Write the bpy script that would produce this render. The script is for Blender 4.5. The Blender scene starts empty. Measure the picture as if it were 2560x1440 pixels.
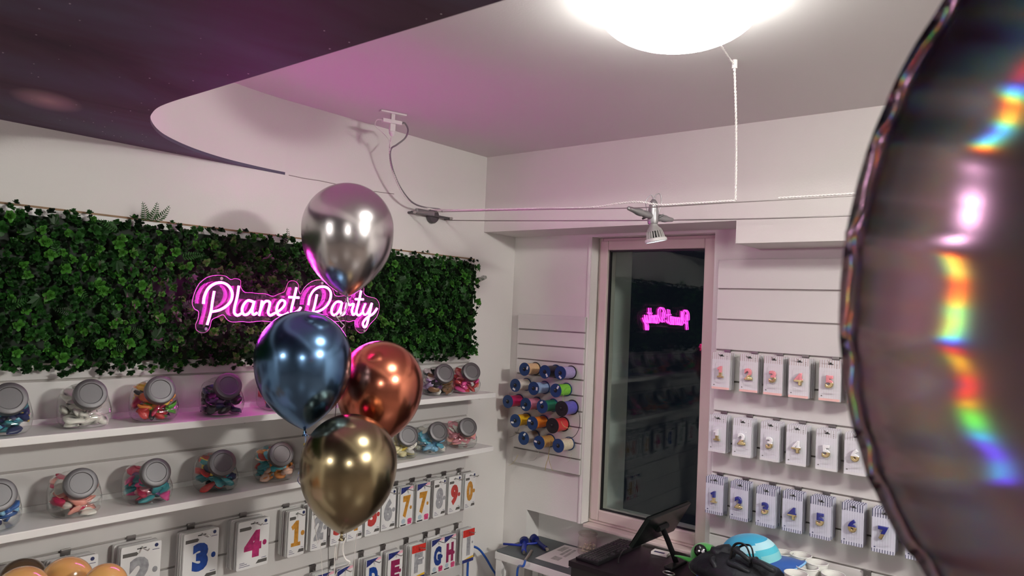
import bpy, bmesh, math, random
from mathutils import Vector, Matrix
import numpy as np

# ------------------------------------------------------------------ camera, world, lights, exposure
sc = bpy.context.scene
COL = sc.collection
H0 = 1.655                                   # eye height above the floor
CAM = Vector((-2.127, -1.879, H0))
CR = Vector((0.6310, -0.7746, 0.0422)).normalized()
CF = Vector((0.7743, 0.6321, 0.0296)).normalized()
CU = CR.cross(CF).normalized(); CR = CF.cross(CU).normalized()
FPX = 1829.3
cam = bpy.data.cameras.new('camera'); camo = bpy.data.objects.new('camera', cam); COL.objects.link(camo)
cam.sensor_width = 36.0; cam.lens = 36.0 * FPX / 2560.0
cam.clip_start = 0.02; cam.clip_end = 60
m = Matrix.Identity(4)
for i in range(3):
    m[i][0] = CR[i]; m[i][1] = CU[i]; m[i][2] = -CF[i]; m[i][3] = CAM[i]
camo.matrix_world = m
cam.dof.use_dof = True; cam.dof.focus_distance = 2.3; cam.dof.aperture_fstop = 9.0
sc.camera = camo
w = bpy.data.worlds.new('night'); sc.world = w; w.use_nodes = True
w.node_tree.nodes['Background'].inputs[0].default_value = (0.02, 0.025, 0.04, 1)
w.node_tree.nodes['Background'].inputs[1].default_value = 0.12
sc.view_settings.view_transform = 'Standard'; sc.view_settings.look = 'None'
sc.view_settings.gamma = 1.0; sc.view_settings.use_curve_mapping = False
sc.view_settings.exposure = 0.72
sc.cycles.max_bounces = 7; sc.cycles.diffuse_bounces = 3; sc.cycles.glossy_bounces = 4
sc.cycles.adaptive_threshold = 0.02; sc.cycles.transparent_max_bounces = 12; sc.cycles.transmission_bounces = 6
sc.cycles.caustics_reflective = False; sc.cycles.caustics_refractive = False
sc.cycles.sample_clamp_indirect = 6.0
DOME = 14.0          # brightness of the opal ceiling lamp in view
DOME2 = 118.0         # the larger fittings in the rest of the shop
NEON = .95           # scale of the neon sign's light
sc.cycles.use_light_tree = False
random.seed(7)

# ------------------------------------------------------------------ helpers
def on(px, py, axis, val):
    """point of the place seen at a pixel of the 2560x1440 photograph on the plane axis = val (0 x, 1 y, 2 z)"""
    d = CF + CR * ((px - 1280) / FPX) - CU * ((py - 720) / FPX)
    return CAM + d * ((val - CAM[axis]) / d[axis])
def deep(px, py, depth):
    return CAM + (CF + CR * ((px - 1280) / FPX) - CU * ((py - 720) / FPX)) * depth
def Z(z): return H0 + z

def wmat(o):
    mt = o.matrix_basis.copy()
    while o.parent:
        o = o.parent; mt = o.matrix_basis @ mt
    return mt

def tag(o, label=None, cat=None, group=None, kind=None):
    if label: o['label'] = label
    if cat: o['category'] = cat
    if group: o['group'] = group
    if kind: o['kind'] = kind
    return o

def thing(name, loc, label, cat, group=None, rotz=0.0):
    o = bpy.data.objects.new(name, None); COL.objects.link(o)
    o.location = loc; o.rotation_euler = (0, 0, rotz); o.empty_display_size = 0.02
    return tag(o, label, cat, group)

class MB:
    def __init__(s): s.v = []; s.f = []; s.mi = []; s.cur = 0; s.cols = None
    def add(s, vs, fs):
        b = len(s.v); s.v += [Vector(q) for q in vs]
        for q in fs: s.f.append([b + i for i in q]); s.mi.append(s.cur)
        return s
    def box(s, lo, hi, M=None):
        x0, y0, z0 = lo; x1, y1, z1 = hi
        vs = [Vector(q) for q in ((x0,y0,z0),(x1,y0,z0),(x1,y1,z0),(x0,y1,z0),(x0,y0,z1),(x1,y0,z1),(x1,y1,z1),(x0,y1,z1))]
        if M: vs = [M @ q for q in vs]
        return s.add(vs, [(0,3,2,1),(4,5,6,7),(0,1,5,4),(1,2,6,5),(2,3,7,6),(3,0,4,7)])
    def lathe(s, prof, n=24, M=None, cap0=True, cap1=True, star=None):
        vs = []; fs = []
        for r, z in prof:
            for k in range(n):
                a = 2 * math.pi * k / n
                vs.append(Vector((r * math.cos(a), r * math.sin(a), z)))
        for i in range(len(prof) - 1):
            for k in range(n):
                k2 = (k + 1) % n
                fs.append((i*n+k, i*n+k2, (i+1)*n+k2, (i+1)*n+k))
        if cap0: fs.append(tuple(reversed(range(n))))
        if cap1: fs.append(tuple(range((len(prof)-1)*n, len(prof)*n)))
        if M: vs = [M @ q for q in vs]
        return s.add(vs, fs)
    def cyl(s, p0, p1, r0, r1=None, n=16):
        p0 = Vector(p0); p1 = Vector(p1); d = p1 - p0
        M = Matrix.Translation(p0) @ d.to_track_quat('Z', 'Y').to_matrix().to_4x4()
        return s.lathe([(r0, 0), (r0 if r1 is None else r1, d.length)], n, M)
    def tube(s, pts, r, n=8, smooth=0, closed=False, flat=None):
        pts = [Vector(p) for p in pts]
        if smooth: pts = catmull(pts, smooth, closed)
        N = len(pts); vs = []; fs = []
        up = Vector((0.13, 0.31, 0.94))
        prev = None
        for i in range(N):
            a = pts[i-1] if (i > 0 or closed) else pts[i]
            b = pts[(i+1) % N] if (i < N-1 or closed) else pts[i]
            t = (b - a)
            t = t.normalized() if t.length > 1e-9 else Vector((0, 0, 1))
            if prev is None:
                side = t.cross(up if abs(t.dot(up)) < .95 else Vector((1, 0, 0))).normalized()
            else:
                side = (prev - t * prev.dot(t)).normalized()
            prev = side; oth = t.cross(side)
            rr = r[i] if isinstance(r, (list, tuple)) and len(r) == N else (r if not isinstance(r, (list, tuple)) else r[0])
            for k in range(n):
                an = 2 * math.pi * k / n
                ra = rr; rb = rr * (flat if flat else 1)
                vs.append(pts[i] + side * (ra * math.cos(an)) + oth * (rb * math.sin(an)))
        M = N if closed else N - 1
        for i in range(M):
            j = (i + 1) % N
            for k in range(n):
                k2 = (k + 1) % n
                fs.append((i*n+k, i*n+k2, j*n+k2, j*n+k))
        if not closed:
            fs.append(tuple(reversed(range(n)))); fs.append(tuple(range((N-1)*n, N*n)))
        return s.add(vs, fs)
    def prism(s, poly, h0, h1, fn):
        """polygon of 2-D points between two heights; fn maps (u, v, h) to a point"""
        n = len(poly)
        vs = [fn(u, v, h0) for u, v in poly] + [fn(u, v, h1) for u, v in poly]
        fs = [tuple(reversed(range(n))), tuple(range(n, 2*n))]
        for i in range(n):
            j = (i + 1) % n
            fs.append((i, j, n + j, n + i))
        return s.add(vs, fs)
    def build(s, name, mats, parent=None, smooth=False, local=False, bevel=0, auto=None):
        if not isinstance(mats, (list, tuple)): mats = [mats]
        vs = s.v
        org = None
        if parent is not None and not local:
            iv = wmat(parent).inverted(); vs = [iv @ q for q in vs]
        elif parent is None and not local:
            lo = Vector((min(q.x for q in vs), min(q.y for q in vs), min(q.z for q in vs)))
            hi = Vector((max(q.x for q in vs), max(q.y for q in vs), max(q.z for q in vs)))
            org = Vector(((lo.x+hi.x)/2, (lo.y+hi.y)/2, lo.z)); vs = [q - org for q in vs]
        me = bpy.data.meshes.new(name)
        me.from_pydata([tuple(q) for q in vs], [], s.f)
        for q in mats: me.materials.append(q)
        if len(mats) > 1: me.polygons.foreach_set('material_index', s.mi)
        bm = bmesh.new(); bm.from_mesh(me)
        bmesh.ops.recalc_face_normals(bm, faces=bm.faces)
        if bevel:
            bmesh.ops.bevel(bm, geom=[e for e in bm.edges if e.calc_length() > bevel*1.2], offset=bevel, segments=2, affect='EDGES', profile=0.6, clamp_overlap=True)
        bm.to_mesh(me); bm.free()
        if smooth:
            me.polygons.foreach_set('use_smooth', [True] * len(me.polygons))
            if auto: me.set_sharp_from_angle(angle=math.radians(auto))
        o = bpy.data.objects.new(name, me); COL.objects.link(o)
        if parent is not None: o.parent = parent
        if org is not None: o.location = org
        return o

def catmull(p, k, closed=False):
    out = []; N = len(p)
    for i in range(N if closed else N - 1):
        p0 = p[(i-1) % N] if (closed or i > 0) else p[0]
        p1 = p[i]; p2 = p[(i+1) % N]
        p3 = p[(i+2) % N] if (closed or i + 2 < N) else p[-1]
        for q in range(k):
            t = q / k
            out.append(0.5 * ((2*p1) + (p2-p0)*t + (2*p0-5*p1+4*p2-p3)*t*t + (3*p1-p0-3*p2+p3)*t**3))
    if not closed: out.append(p[-1].copy())
    return out

def mesh_child(name, me, parent, loc=(0,0,0), rot=(0,0,0), scale=(1,1,1)):
    o = bpy.data.objects.new(name, me); COL.objects.link(o); o.parent = parent
    o.location = loc; o.rotation_euler = rot; o.scale = scale
    return o

def copy_tree(o, parent=None):
    c = o.copy(); COL.objects.link(c); c.parent = parent
    for ch in list(o.children): copy_tree(ch, c)
    return c

# ------------------------------------------------------------------ materials
def pmat(name, col, rough=0.5, metal=0.0, bump=0.0, bscale=60, var=0.0, vscale=8, coat=0, sheen=0, emit=None, estr=0, spec=None, alpha=None, trans=0, ior=None):
    ma = bpy.data.materials.new(name); ma.use_nodes = True
    nt = ma.node_tree; b = nt.nodes['Principled BSDF']
    b.inputs['Base Color'].default_value = (*col, 1); b.inputs['Roughness'].default_value = rough
    b.inputs['Metallic'].default_value = metal
    if spec is not None: b.inputs['Specular IOR Level'].default_value = spec
    if coat: b.inputs['Coat Weight'].default_value = coat; b.inputs['Coat Roughness'].default_value = 0.06
    if sheen: b.inputs['Sheen Weight'].default_value = sheen
    if trans: b.inputs['Transmission Weight'].default_value = trans
    if ior: b.inputs['IOR'].default_value = ior
    if emit: b.inputs['Emission Color'].default_value = (*emit, 1); b.inputs['Emission Strength'].default_value = estr
    tc = nt.nodes.new('ShaderNodeTexCoord')
    if var:
        n = nt.nodes.new('ShaderNodeTexNoise'); n.inputs['Scale'].default_value = vscale; n.inputs['Detail'].default_value = 4
        nt.links.new(tc.outputs['Object'], n.inputs['Vector'])
        r = nt.nodes.new('ShaderNodeValToRGB')
        r.color_ramp.elements[0].position = .3; r.color_ramp.elements[1].position = .7
        r.color_ramp.elements[0].color = (*[c*(1-var) for c in col], 1); r.color_ramp.elements[1].color = (*[min(1, c*(1+var)) for c in col], 1)
        nt.links.new(n.outputs['Fac'], r.inputs[0]); nt.links.new(r.outputs[0], b.inputs['Base Color'])
    if bump:
        n = nt.nodes.new('ShaderNodeTexNoise'); n.inputs['Scale'].default_value = bscale; n.inputs['Detail'].default_value = 3
        nt.links.new(tc.outputs['Object'], n.inputs['Vector'])
        bp = nt.nodes.new('ShaderNodeBump'); bp.inputs['Strength'].default_value = bump; bp.inputs['Distance'].default_value = .003
        nt.links.new(n.outputs['Fac'], bp.inputs['Height']); nt.links.new(bp.outputs[0], b.inputs['Normal'])
    return ma

def glassmat(name, tint=(1,1,1), rough=0.02, ior=1.5, boost=1.0, haze=0.0, hazecol=(1,1,1)):
    """thin clear wall: transparent plus a fresnel gloss"""
    ma = bpy.data.materials.new(name); ma.use_nodes = True; nt = ma.node_tree; nt.nodes.clear()
    out = nt.nodes.new('ShaderNodeOutputMaterial'); tr = nt.nodes.new('ShaderNodeBsdfTransparent'); gl = nt.nodes.new('ShaderNodeBsdfGlossy')
    tr.inputs[0].default_value = (*tint, 1); gl.inputs['Roughness'].default_value = rough
    fr = nt.nodes.new('ShaderNodeFresnel')
    ge = nt.nodes.new('ShaderNodeNewGeometry'); mi = nt.nodes.new('ShaderNodeMix'); mi.inputs[2].default_value = ior; mi.inputs[3].default_value = 1/ior
    nt.links.new(ge.outputs['Backfacing'], mi.inputs[0]); nt.links.new(mi.outputs[0], fr.inputs[0])
    mu = nt.nodes.new('ShaderNodeMath'); mu.operation = 'MULTIPLY'; mu.inputs[1].default_value = boost; mu.use_clamp = True
    mx = nt.nodes.new('ShaderNodeMixShader')
    nt.links.new(fr.outputs[0], mu.inputs[0]); nt.links.new(mu.outputs[0], mx.inputs[0])
    nt.links.new(tr.outputs[0], mx.inputs[1]); nt.links.new(gl.outputs[0], mx.inputs[2])
    last = mx
    if haze:
        di = nt.nodes.new('ShaderNodeBsdfDiffuse'); di.inputs[0].default_value = (*hazecol, 1)
        m2 = nt.nodes.new('ShaderNodeMixShader'); m2.inputs[0].default_value = haze
        nt.links.new(mx.outputs[0], m2.inputs[1]); nt.links.new(di.outputs[0], m2.inputs[2]); last = m2
    nt.links.new(last.outputs[0], out.inputs[0])
    return ma

def emat(name, col, s):
    ma = bpy.data.materials.new(name); ma.use_nodes = True; nt = ma.node_tree; nt.nodes.clear()
    out = nt.nodes.new('ShaderNodeOutputMaterial'); e = nt.nodes.new('ShaderNodeEmission')
    e.inputs[0].default_value = (*col, 1); e.inputs[1].default_value = s
    nt.links.new(e.outputs[0], out.inputs[0]); return ma

WALL = pmat('wall_paint', (.76, .735, .71), .72, bump=.12, bscale=220, var=.015, vscale=3)
DWALL = pmat('wall_paint_dark', (.20, .17, .165), .7, var=.5, vscale=2.2)
CEIL = pmat('ceiling_paint', (.74, .725, .71), .8, bump=.08, bscale=180)
SLAT = pmat('slat_laminate', (.67, .645, .63), .42, var=.01, vscale=5)
GAP = pmat('slat_groove', (.42, .39, .37), .6)
WHITE = pmat('white_laminate', (.80, .785, .77), .4, var=.012, vscale=6)
FLOOR = pmat('floor_vinyl', (.16, .13, .115), .35, var=.15, vscale=5)
FRAME = pmat('window_frame_foil', (.66, .57, .52), .42, var=.02, vscale=4)
GASKET = pmat('rubber_gasket', (.012, .012, .013), .5)
PLASTW = pmat('white_plastic', (.78, .74, .74), .35)
ROPE = pmat('white_cord', (.82, .79, .77), .75, bump=.3, bscale=900)
STEEL = pmat('brushed_steel', (.55, .53, .52), .28, metal=1.0)
ALU = pmat('satin_aluminium', (.13, .125, .13), .45, metal=.8, bump=.03, bscale=400)
DALU = pmat('grey_lacquer', (.33, .32, .33), .38, metal=.75)
BLACKP = pmat('black_plastic', (.008, .008, .009), .4, bump=.05, bscale=500, spec=.35)
BLACKG = pmat('black_gloss', (.004, .007, .006), .22, spec=.25)
BROWN = pmat('wood_edge', (.27, .16, .08), .6, var=.2, vscale=40)

def galaxy_mat():
    ma = bpy.data.materials.new('galaxy_print'); ma.use_nodes = True; nt = ma.node_tree; b = nt.nodes['Principled BSDF']
    b.inputs['Roughness'].default_value = .6; b.inputs['Specular IOR Level'].default_value = .12
    tc = nt.nodes.new('ShaderNodeTexCoord')
    mp = nt.nodes.new('ShaderNodeMapping'); mp.inputs['Rotation'].default_value = (0, 0, .5); mp.inputs['Scale'].default_value = (1, 2.1, 1)
    nt.links.new(tc.outputs['Object'], mp.inputs[0])
    n1 = nt.nodes.new('ShaderNodeTexNoise'); n1.inputs['Scale'].default_value = 1.9; n1.inputs['Detail'].default_value = 6; n1.inputs['Distortion'].default_value = .6
    nt.links.new(mp.outputs[0], n1.inputs['Vector'])
    r1 = nt.nodes.new('ShaderNodeValToRGB'); cr = r1.color_ramp
    cr.elements[0].position = .28; cr.elements[0].color = (.028, .022, .032, 1)
    cr.elements[1].position = .78; cr.elements[1].color = (.13, .13, .19, 1)
    e = cr.elements.new(.45); e.color = (.090, .056, .078, 1)
    e = cr.elements.new(.58); e.color = (.105, .090, .13, 1)
    nt.links.new(n1.outputs['Fac'], r1.inputs[0])
    # printed stars
    vo = nt.nodes.new('ShaderNodeTexVoronoi'); vo.feature = 'F1'; vo.inputs['Scale'].default_value = 62
    nt.links.new(tc.outputs['Object'], vo.inputs['Vector'])
    lt = nt.nodes.new('ShaderNodeMath'); lt.operation = 'LESS_THAN'; lt.inputs[1].default_value = .085
    nt.links.new(vo.outputs['Distance'], lt.inputs[0])
    sp = nt.nodes.new('ShaderNodeSeparateColor'); nt.links.new(vo.outputs['Color'], sp.inputs[0])
    gt = nt.nodes.new('ShaderNodeMath'); gt.operation = 'GREATER_THAN'; gt.inputs[1].default_value = .80
    nt.links.new(sp.outputs[0], gt.inputs[0])
    mu = nt.nodes.new('ShaderNodeMath'); mu.operation = 'MULTIPLY'; nt.links.new(lt.outputs[0], mu.inputs[0]); nt.links.new(gt.outputs[0], mu.inputs[1])
    mx = nt.nodes.new('ShaderNodeMix'); mx.data_type = 'RGBA'
    nt.links.new(mu.outputs[0], mx.inputs[0]); nt.links.new(r1.outputs[0], mx.inputs[6]); mx.inputs[7].default_value = (.85, .80, .82, 1)
    # printed far spiral galaxy
    g = on(118, 252, 2, Z(.369))
    m2 = nt.nodes.new('ShaderNodeMapping'); m2.vector_type = 'TEXTURE'
    gd = on(205, 262, 2, Z(.369)) - on(40, 242, 2, Z(.369)); gw = on(120, 232, 2, Z(.369)) - on(120, 275, 2, Z(.369))
    gn = Vector((-gd.y, gd.x, 0)).normalized()
    m2.inputs['Location'].default_value = (g.x, g.y, Z(.369)); m2.inputs['Rotation'].default_value = (0, 0, math.atan2(gd.y, gd.x)); m2.inputs['Scale'].default_value = (gd.length*.55, abs(gw.dot(gn))*.62, 5)
    nt.links.new(tc.outputs['Object'], m2.inputs[0])
    gr = nt.nodes.new('ShaderNodeTexGradient'); gr.gradient_type = 'SPHERICAL'; nt.links.new(m2.outputs[0], gr.inputs[0])
    mx2 = nt.nodes.new('ShaderNodeMix'); mx2.data_type = 'RGBA'
    mc = nt.nodes.new('ShaderNodeMath'); mc.operation = 'MULTIPLY'; mc.inputs[1].default_value = .9
    nt.links.new(gr.outputs[0], mc.inputs[0]); nt.links.new(mc.outputs[0], mx2.inputs[0])
    nt.links.new(mx.outputs[2], mx2.inputs[6]); mx2.inputs[7].default_value = (.55, .42, .38, 1)
    nt.links.new(mx2.outputs[2], b.inputs['Base Color'])
    return ma
GALAXY = galaxy_mat()

# ------------------------------------------------------------------ setting
ZC = Z(.590); ZG = Z(.369); XW = .195; XS = .176
XA, YA = -6.6, -5.6
def struct(mb, name, mat, **k): return tag(mb.build(name, mat, **k), kind='structure')
struct(MB().box((XA, YA, -.1), (.6, .3, 0)), 'floor', FLOOR)
struct(MB().box((XA, YA, ZC), (.6, .3, ZC + .12)), 'ceiling', CEIL)
struct(MB().box((XA, .010, 0), (.6, .25, ZC)), 'wall_left', WALL)
struct(MB().box((XA, YA - .2, 0), (.6, YA, ZC)), 'wall_back', DWALL)
struct(MB().box((XA - .2, YA - .2, 0), (XA, .25, ZC)), 'wall_far', DWALL)
# window wall: plaster skin at XW with the window opening and the niche below the window
wy0, wy1 = -.364, -.853; wz0, wz1 = Z(-.787), Z(.287); ny0, ny1 = -.107, -.9
wm = MB()
wm.box((XW, wy0, wz0), (.5, .010, Z(.6)))                 # left of the window
wm.box((XW, ny0, 0), (.5, .010, wz0))                      # pier left of the niche
wm.box((XW, YA, 0), (.5, wy1, Z(.6)))                      # right of the window
wm.box((XW, wy1, wz1), (.5, wy0, Z(.6)))                   # above the window
wm.box((.277, wy1, 0), (.5, ny0, wz0))                     # back of the niche
struct(wm, 'wall_window', WALL)
# rounded plaster nosing on the left reveal, down to the niche
nos = MB(); nos.tube([(XW + .010, wy0 + .012, wz0 - .002), (XW + .010, wy0 + .012, wz1)], .0125, 12)
struct(nos, 'trim_1', WALL, smooth=True, auto=40)
# bulkhead above: two soffit heights
bk = MB(); bk.box((0, -1.005, Z(.297)), (XW, .010, ZC)); struct(bk, 'wall_bulkhead', WALL)
bk = MB(); bk.box((0, YA, Z(.228)), (XW, -1.005, ZC)); struct(bk, 'wall_beam', WALL)
# dropped galaxy ceiling with its curved free edge
edge = [(-1.473, YA), (-1.473, -.60), (-1.473, -.50), (-1.468, -.425), (-1.453, -.364), (-1.433, -.311), (-1.403, -.253), (-1.361, -.191), (-1.315, -.141), (-1.244, -.086), (-1.170, -.045), (-1.094, -.016), (-1.016, .000), (-.950, .008), (-.880, .0103)]
ep = [Vector((a, b, 0)) for a, b in edge]
ep = [ep[0]] + catmull(ep[1:], 6)
poly = [(p.x, p.y) for p in ep] + [(XA, .0103), (XA, YA)]
gp = MB(); gp.prism(poly, ZG, ZG + .008, lambda u, v, h: Vector((u, v, h)))
struct(gp, 'ceiling_galaxy', GALAXY, local=True)
fa = MB(); fp = [q for q in ep]
fn = len(fp)
fa.add([(q.x, q.y, ZG + .008) for q in fp] + [(q.x, q.y, ZC) for q in fp], [(i, i + 1, fn + i + 1, fn + i) for i in range(fn - 1)])
struct(fa, 'trim_2', WALL, smooth=True)
# thin dark line along the wall that carries on from the panel's edge
ck = MB(); ck.tube([on(x, y, 1, .0098) for x, y in ((722, 438), (760, 446), (800, 452), (838, 460), (880, 466), (930, 478), (985, 485))], .0012, 5)
struct(ck, 'trim_3', pmat('wall_line', (.25, .22, .2), .9))
# window: frame profiles and two panes
wd = bpy.data.objects.new('window_1', None); COL.objects.link(wd); wd.location = (.25, (wy0+wy1)/2, wz0); tag(wd, kind='structure')
def rail(lo, hi, name='frame_rail', bev=.004): return MB().box(lo, hi).build(name, FRAME, wd, bevel=bev)
gy0, gy1, gz0, gz1 = -.410, -.798, Z(-.735), Z(.240)
rail((.245, wy0 - .001, wz0), (.31, wy0 - .018, wz1), 'frame_jamb'); rail((.245, wy1 + .001, wz0), (.31, wy1 + .018, wz1), 'frame_jamb')
rail((.245, wy1 + .018, wz1 - .016), (.31, wy0 - .018, wz1 - .001)); rail((.241, wy1 + .001, wz0), (.31, wy0 - .001, wz0 + .014))
rail((.236, wy0 - .012, wz0 + .012), (.30, gy0, wz1 - .012), 'sash_stile'); rail((.236, wy1 + .012, wz0 + .012), (.30, gy1, wz1 - .012), 'sash_stile')
rail((.236, gy1, gz1), (.30, gy0, wz1 - .012), 'sash_rail'); rail((.236, gy1, wz0 + .012), (.30, gy0, gz0), 'sash_rail')
gk = MB()
for lo, hi in (((.248, gy0, gz0), (.262, gy0 - .005, gz1)), ((.248, gy1, gz0), (.262, gy1 + .003, gz1)), ((.248, gy1, gz0), (.262, gy0, gz0 + .004)), ((.248, gy1, gz1 - .006), (.262, gy0, gz1))):
    gk.box(lo, hi)
gk.build('gasket', GASKET, wd)
PANE_TURN = 1.35      # the sash stands a touch out of line with the wall
PANE = glassmat('window_glass', (.93, .96, .95), .002, 1.52, .5)
for xp_ in (.258, .269):
    PM = Matrix.Translation((xp_, (gy0+gy1)/2, 0)) @ Matrix.Rotation(math.radians(PANE_TURN), 4, 'Z')
    MB().box((-.0003, (gy1-gy0)/2 - .003, gz0 - .003), (.0003, (gy0-gy1)/2 + .003, gz1 + .003), PM).build('pane', PANE, wd)
sl = MB().box((.20, wy1 + .002, wz0 - .012), (.276, ny0 - .26, wz0 - .0005)); struct(sl, 'trim_4', FRAME, bevel=.003)

# ------------------------------------------------------------------ lamps
OPAL = emat('opal_glass_lit', (1.0, .985, .93), DOME)
OPAL2 = emat('opal_glass_bright', (1.0, .97, .91), DOME2)
def dome_lamp(loc, label, r=.150, h=.092, group=None, opal=None):
    t = thing('ceiling_lamp', loc, label, 'lamp', group)
    MB().lathe([(r * .80, -.02), (r * .82, 0)], 40).build('base', WHITE, t, smooth=True, local=True, auto=40)
    pr = [(r * math.cos(a), -.018 - h * math.sin(a) * .82) for a in [i * math.pi / 2 / 14 for i in range(14)]] + [(.002, -.018 - h * .82)]
    MB().lathe([(r * .86, -.012)] + pr, 48, cap0=True).build('opal_shade', opal or OPAL, t, smooth=True, local=True)
    return t
dome_lamp((-.92, -1.26, ZC), 'lit round opal glass lamp on the white ceiling')
dome_lamp((-4.4, -.85, ZG), 'lit round opal lamp on the galaxy ceiling near the wall', .15, .092, opal=OPAL2)
dome_lamp((-3.6, -3.7, ZG), 'lit round opal lamp on the galaxy ceiling behind the viewer', .15, .092, opal=OPAL2)
dome_lamp((-.92, -3.15, ZC), 'lit round opal lamp further back on the white ceiling', .15, .092, opal=emat('opal_glass_brightest', (1.0, .975, .91), DOME2 * 1.7))

# ------------------------------------------------------------------ slat panels
def slat_panel(name, label, axis, plane, a0, a1, edges, thick, group=None):
    """axis 0: panel on the window wall (plane x), axis 1: on the left wall (plane y); edges: z of the grooves from the top down"""
    zt, zb = edges[0], edges[-1]
    loc = (plane, (a0+a1)/2, zb) if axis == 0 else ((a0+a1)/2, plane, zb)
    t = thing(name, loc, label, 'slat panel', group)
    lo, hi = min(a0, a1), max(a0, a1)
    # groove backing
    if axis == 0: MB().box((plane + .008, lo + .001, zb), (plane + thick, hi - .001, zt - .002)).build('backing', GAP, t)
    else: MB().box((lo + .001, plane + .006, zb), (hi - .001, plane + thick, zt - .002)).build('backing', GAP, t)
    for i in range(len(edges) - 1):
        z1 = edges[i] - (.004 if i else 0); z0 = edges[i+1] + .0015
        b = MB()
        if axis == 0: b.box((plane, lo, z0), (plane + .0085, hi, z1))
        else: b.box((lo, plane, z0), (hi, plane + .0065, z1))
        b.build('slat', SLAT, t, bevel=.0012)
    return t
ZL = [Z(-.2055 - .1 * i) for i in range(0, 13)]
slat_panel('slat_panel', 'white slat wall panel behind the shelves of candy jars', 1, 0.0, -2.6, -.059, [Z(-.18)] + ZL, .0095)
ZR = [Z(.1945)] + [Z(.0986 - .1001 * i) for i in range(0, 16)]
slat_panel('slat_panel', 'white slat wall panel right of the window holding number candles', 0, XS, -.876, -3.4, ZR, .0185)
ZS = [Z(-.0155 - .0592 * i) for i in range(0, 11)]
slat_panel('slat_panel', 'narrow white slat panel holding ribbon spools left of the window', 0, .178, -.036, -.357, ZS, .0165)

# ------------------------------------------------------------------ shelves
def shelf(z, label):
    t = thing('wall_shelf', (-1.3, -.075, z - .017), label, 'shelf', 'white shelves with candy jars')
    MB().box((-2.55, -.150, z - .017), (-.076, -.0005, z)).build('board', WHITE, t, bevel=.0015)
    MB().box((-2.55, -.0075, z), (-.076, -.0005, z + .012)).build('back_lip', WHITE, t)
    for x in (-1.93, -1.42, -.99, -.56, -.14):
        b = MB(); b.box((x - .002, -.13, z - .022), (x + .002, -.0005, z - .017)); b.tube([(x, -.128, z - .02), (x, -.1, z - .024), (x, -.03, z - .03), (x, -.002, z - .045)], .002, 6)
        b.build('bracket', STEEL, t)
    return t
SH1, SH2 = Z(-.305), Z(-.500)
shelf(SH1, 'upper white shelf below the plant wall'); shelf(SH2, 'lower white shelf above the balloon packets')

# ------------------------------------------------------------------ plant wall
LEAFA = pmat('leaf_dark', (.009, .038, .008), .42, var=.35, vscale=30, spec=.2)
LEAFB = pmat('leaf_mid', (.018, .078, .013), .4, var=.3, vscale=30, spec=.2)
LEAFC = pmat('leaf_bright', (.050, .185, .022), .4, var=.25, vscale=30, spec=.2)
LEAFD = pmat('leaf_darkest', (.004, .014, .004), .5, var=.3, vscale=30, spec=.2)  # darkest green, for the backing mat and some of the leaves
PX0, PX1, PZ0, PZ1 = -2.5, -.075, Z(-.172), Z(.176)
pl = thing('plant_wall', ((PX0+PX1)/2, -.012, PZ0), 'wide panel of artificial green leaves mounted on the wall', 'plant wall')
MB().box((PX0, -.010, Z(-.16)), (PX1 + .005, .0095, Z(.183))).build('board', WHITE, pl)
MB().box((PX0, -.012, Z(.183)), (PX1 + .005, .0095, Z(.1875))).build('board_edge', BROWN, pl)
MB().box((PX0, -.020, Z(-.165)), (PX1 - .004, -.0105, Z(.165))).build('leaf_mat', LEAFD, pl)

def leaf_geo(mb, base, d, nrm, L, W, cup=.25):
    """a pointed oval leaf from base along d"""
    d = d.normalized(); s = d.cross(nrm).normalized(); n = s.cross(d)
    pts = [base, base + d*L*.35 + s*W*.48 + n*L*cup*.3, base + d*L*.80 + s*W*.42 + n*L*cup*.25, base + d*L - n*L*cup*.10,
           base + d*L*.80 - s*W*.42 + n*L*cup*.25, base + d*L*.35 - s*W*.48 + n*L*cup*.3, base + d*L*.55 - n*L*cup*.02]
    mb.add(pts, [(0,1,6),(1,2,6),(2,3,6),(3,4,6),(4,5,6),(5,0,6)])
def rnd(a, b): return random.uniform(a, b)
def sprig(mb, c, axis, size, n=6):
    """boxwood rosette"""
    axis = axis.normalized(); q = axis.to_track_quat('Z', 'Y')
    for tier, (k, tilt, sc_) in enumerate(((n, 1.15, 1.0), (max(3, n-2), .65, .8), (2, .25, .55))):
        for i in range(k):
            a = 2*math.pi*i/k + tier*.7 + rnd(-.3, .3); tl = tilt + rnd(-.2, .2)
            d = q @ Vector((math.sin(tl)*math.cos(a), math.sin(tl)*math.sin(a), math.cos(tl)))
            leaf_geo(mb, c + axis*size*.25*tier, d, axis, size*sc_*rnd(.8, 1.15), size*.72*sc_, .35)
def ivy_mesh(name, mat, size):
    mb = MB()
    ang = [0, .32, .62, .95, 1.3, 1.75, 2.3]; rad = [1, .55, .85, .48, .72, .42, .5]
    out = [(a, r) for a, r in zip(ang, rad)]; out = out + [(-a, r) for a, r in reversed(out[1:])]
    pts = [Vector((size*.55*r*math.cos(a), size*.55*r*math.sin(a), -size*.12*r*r + .02*size*math.cos(3*a))) for a, r in out]
    mb.add([Vector((-size*.12, 0, size*.06))] + pts, [(0, i+1, (i+1) % len(pts) + 1) for i in range(len(pts))])
    return mb_mesh(mb, name, mat)
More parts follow.
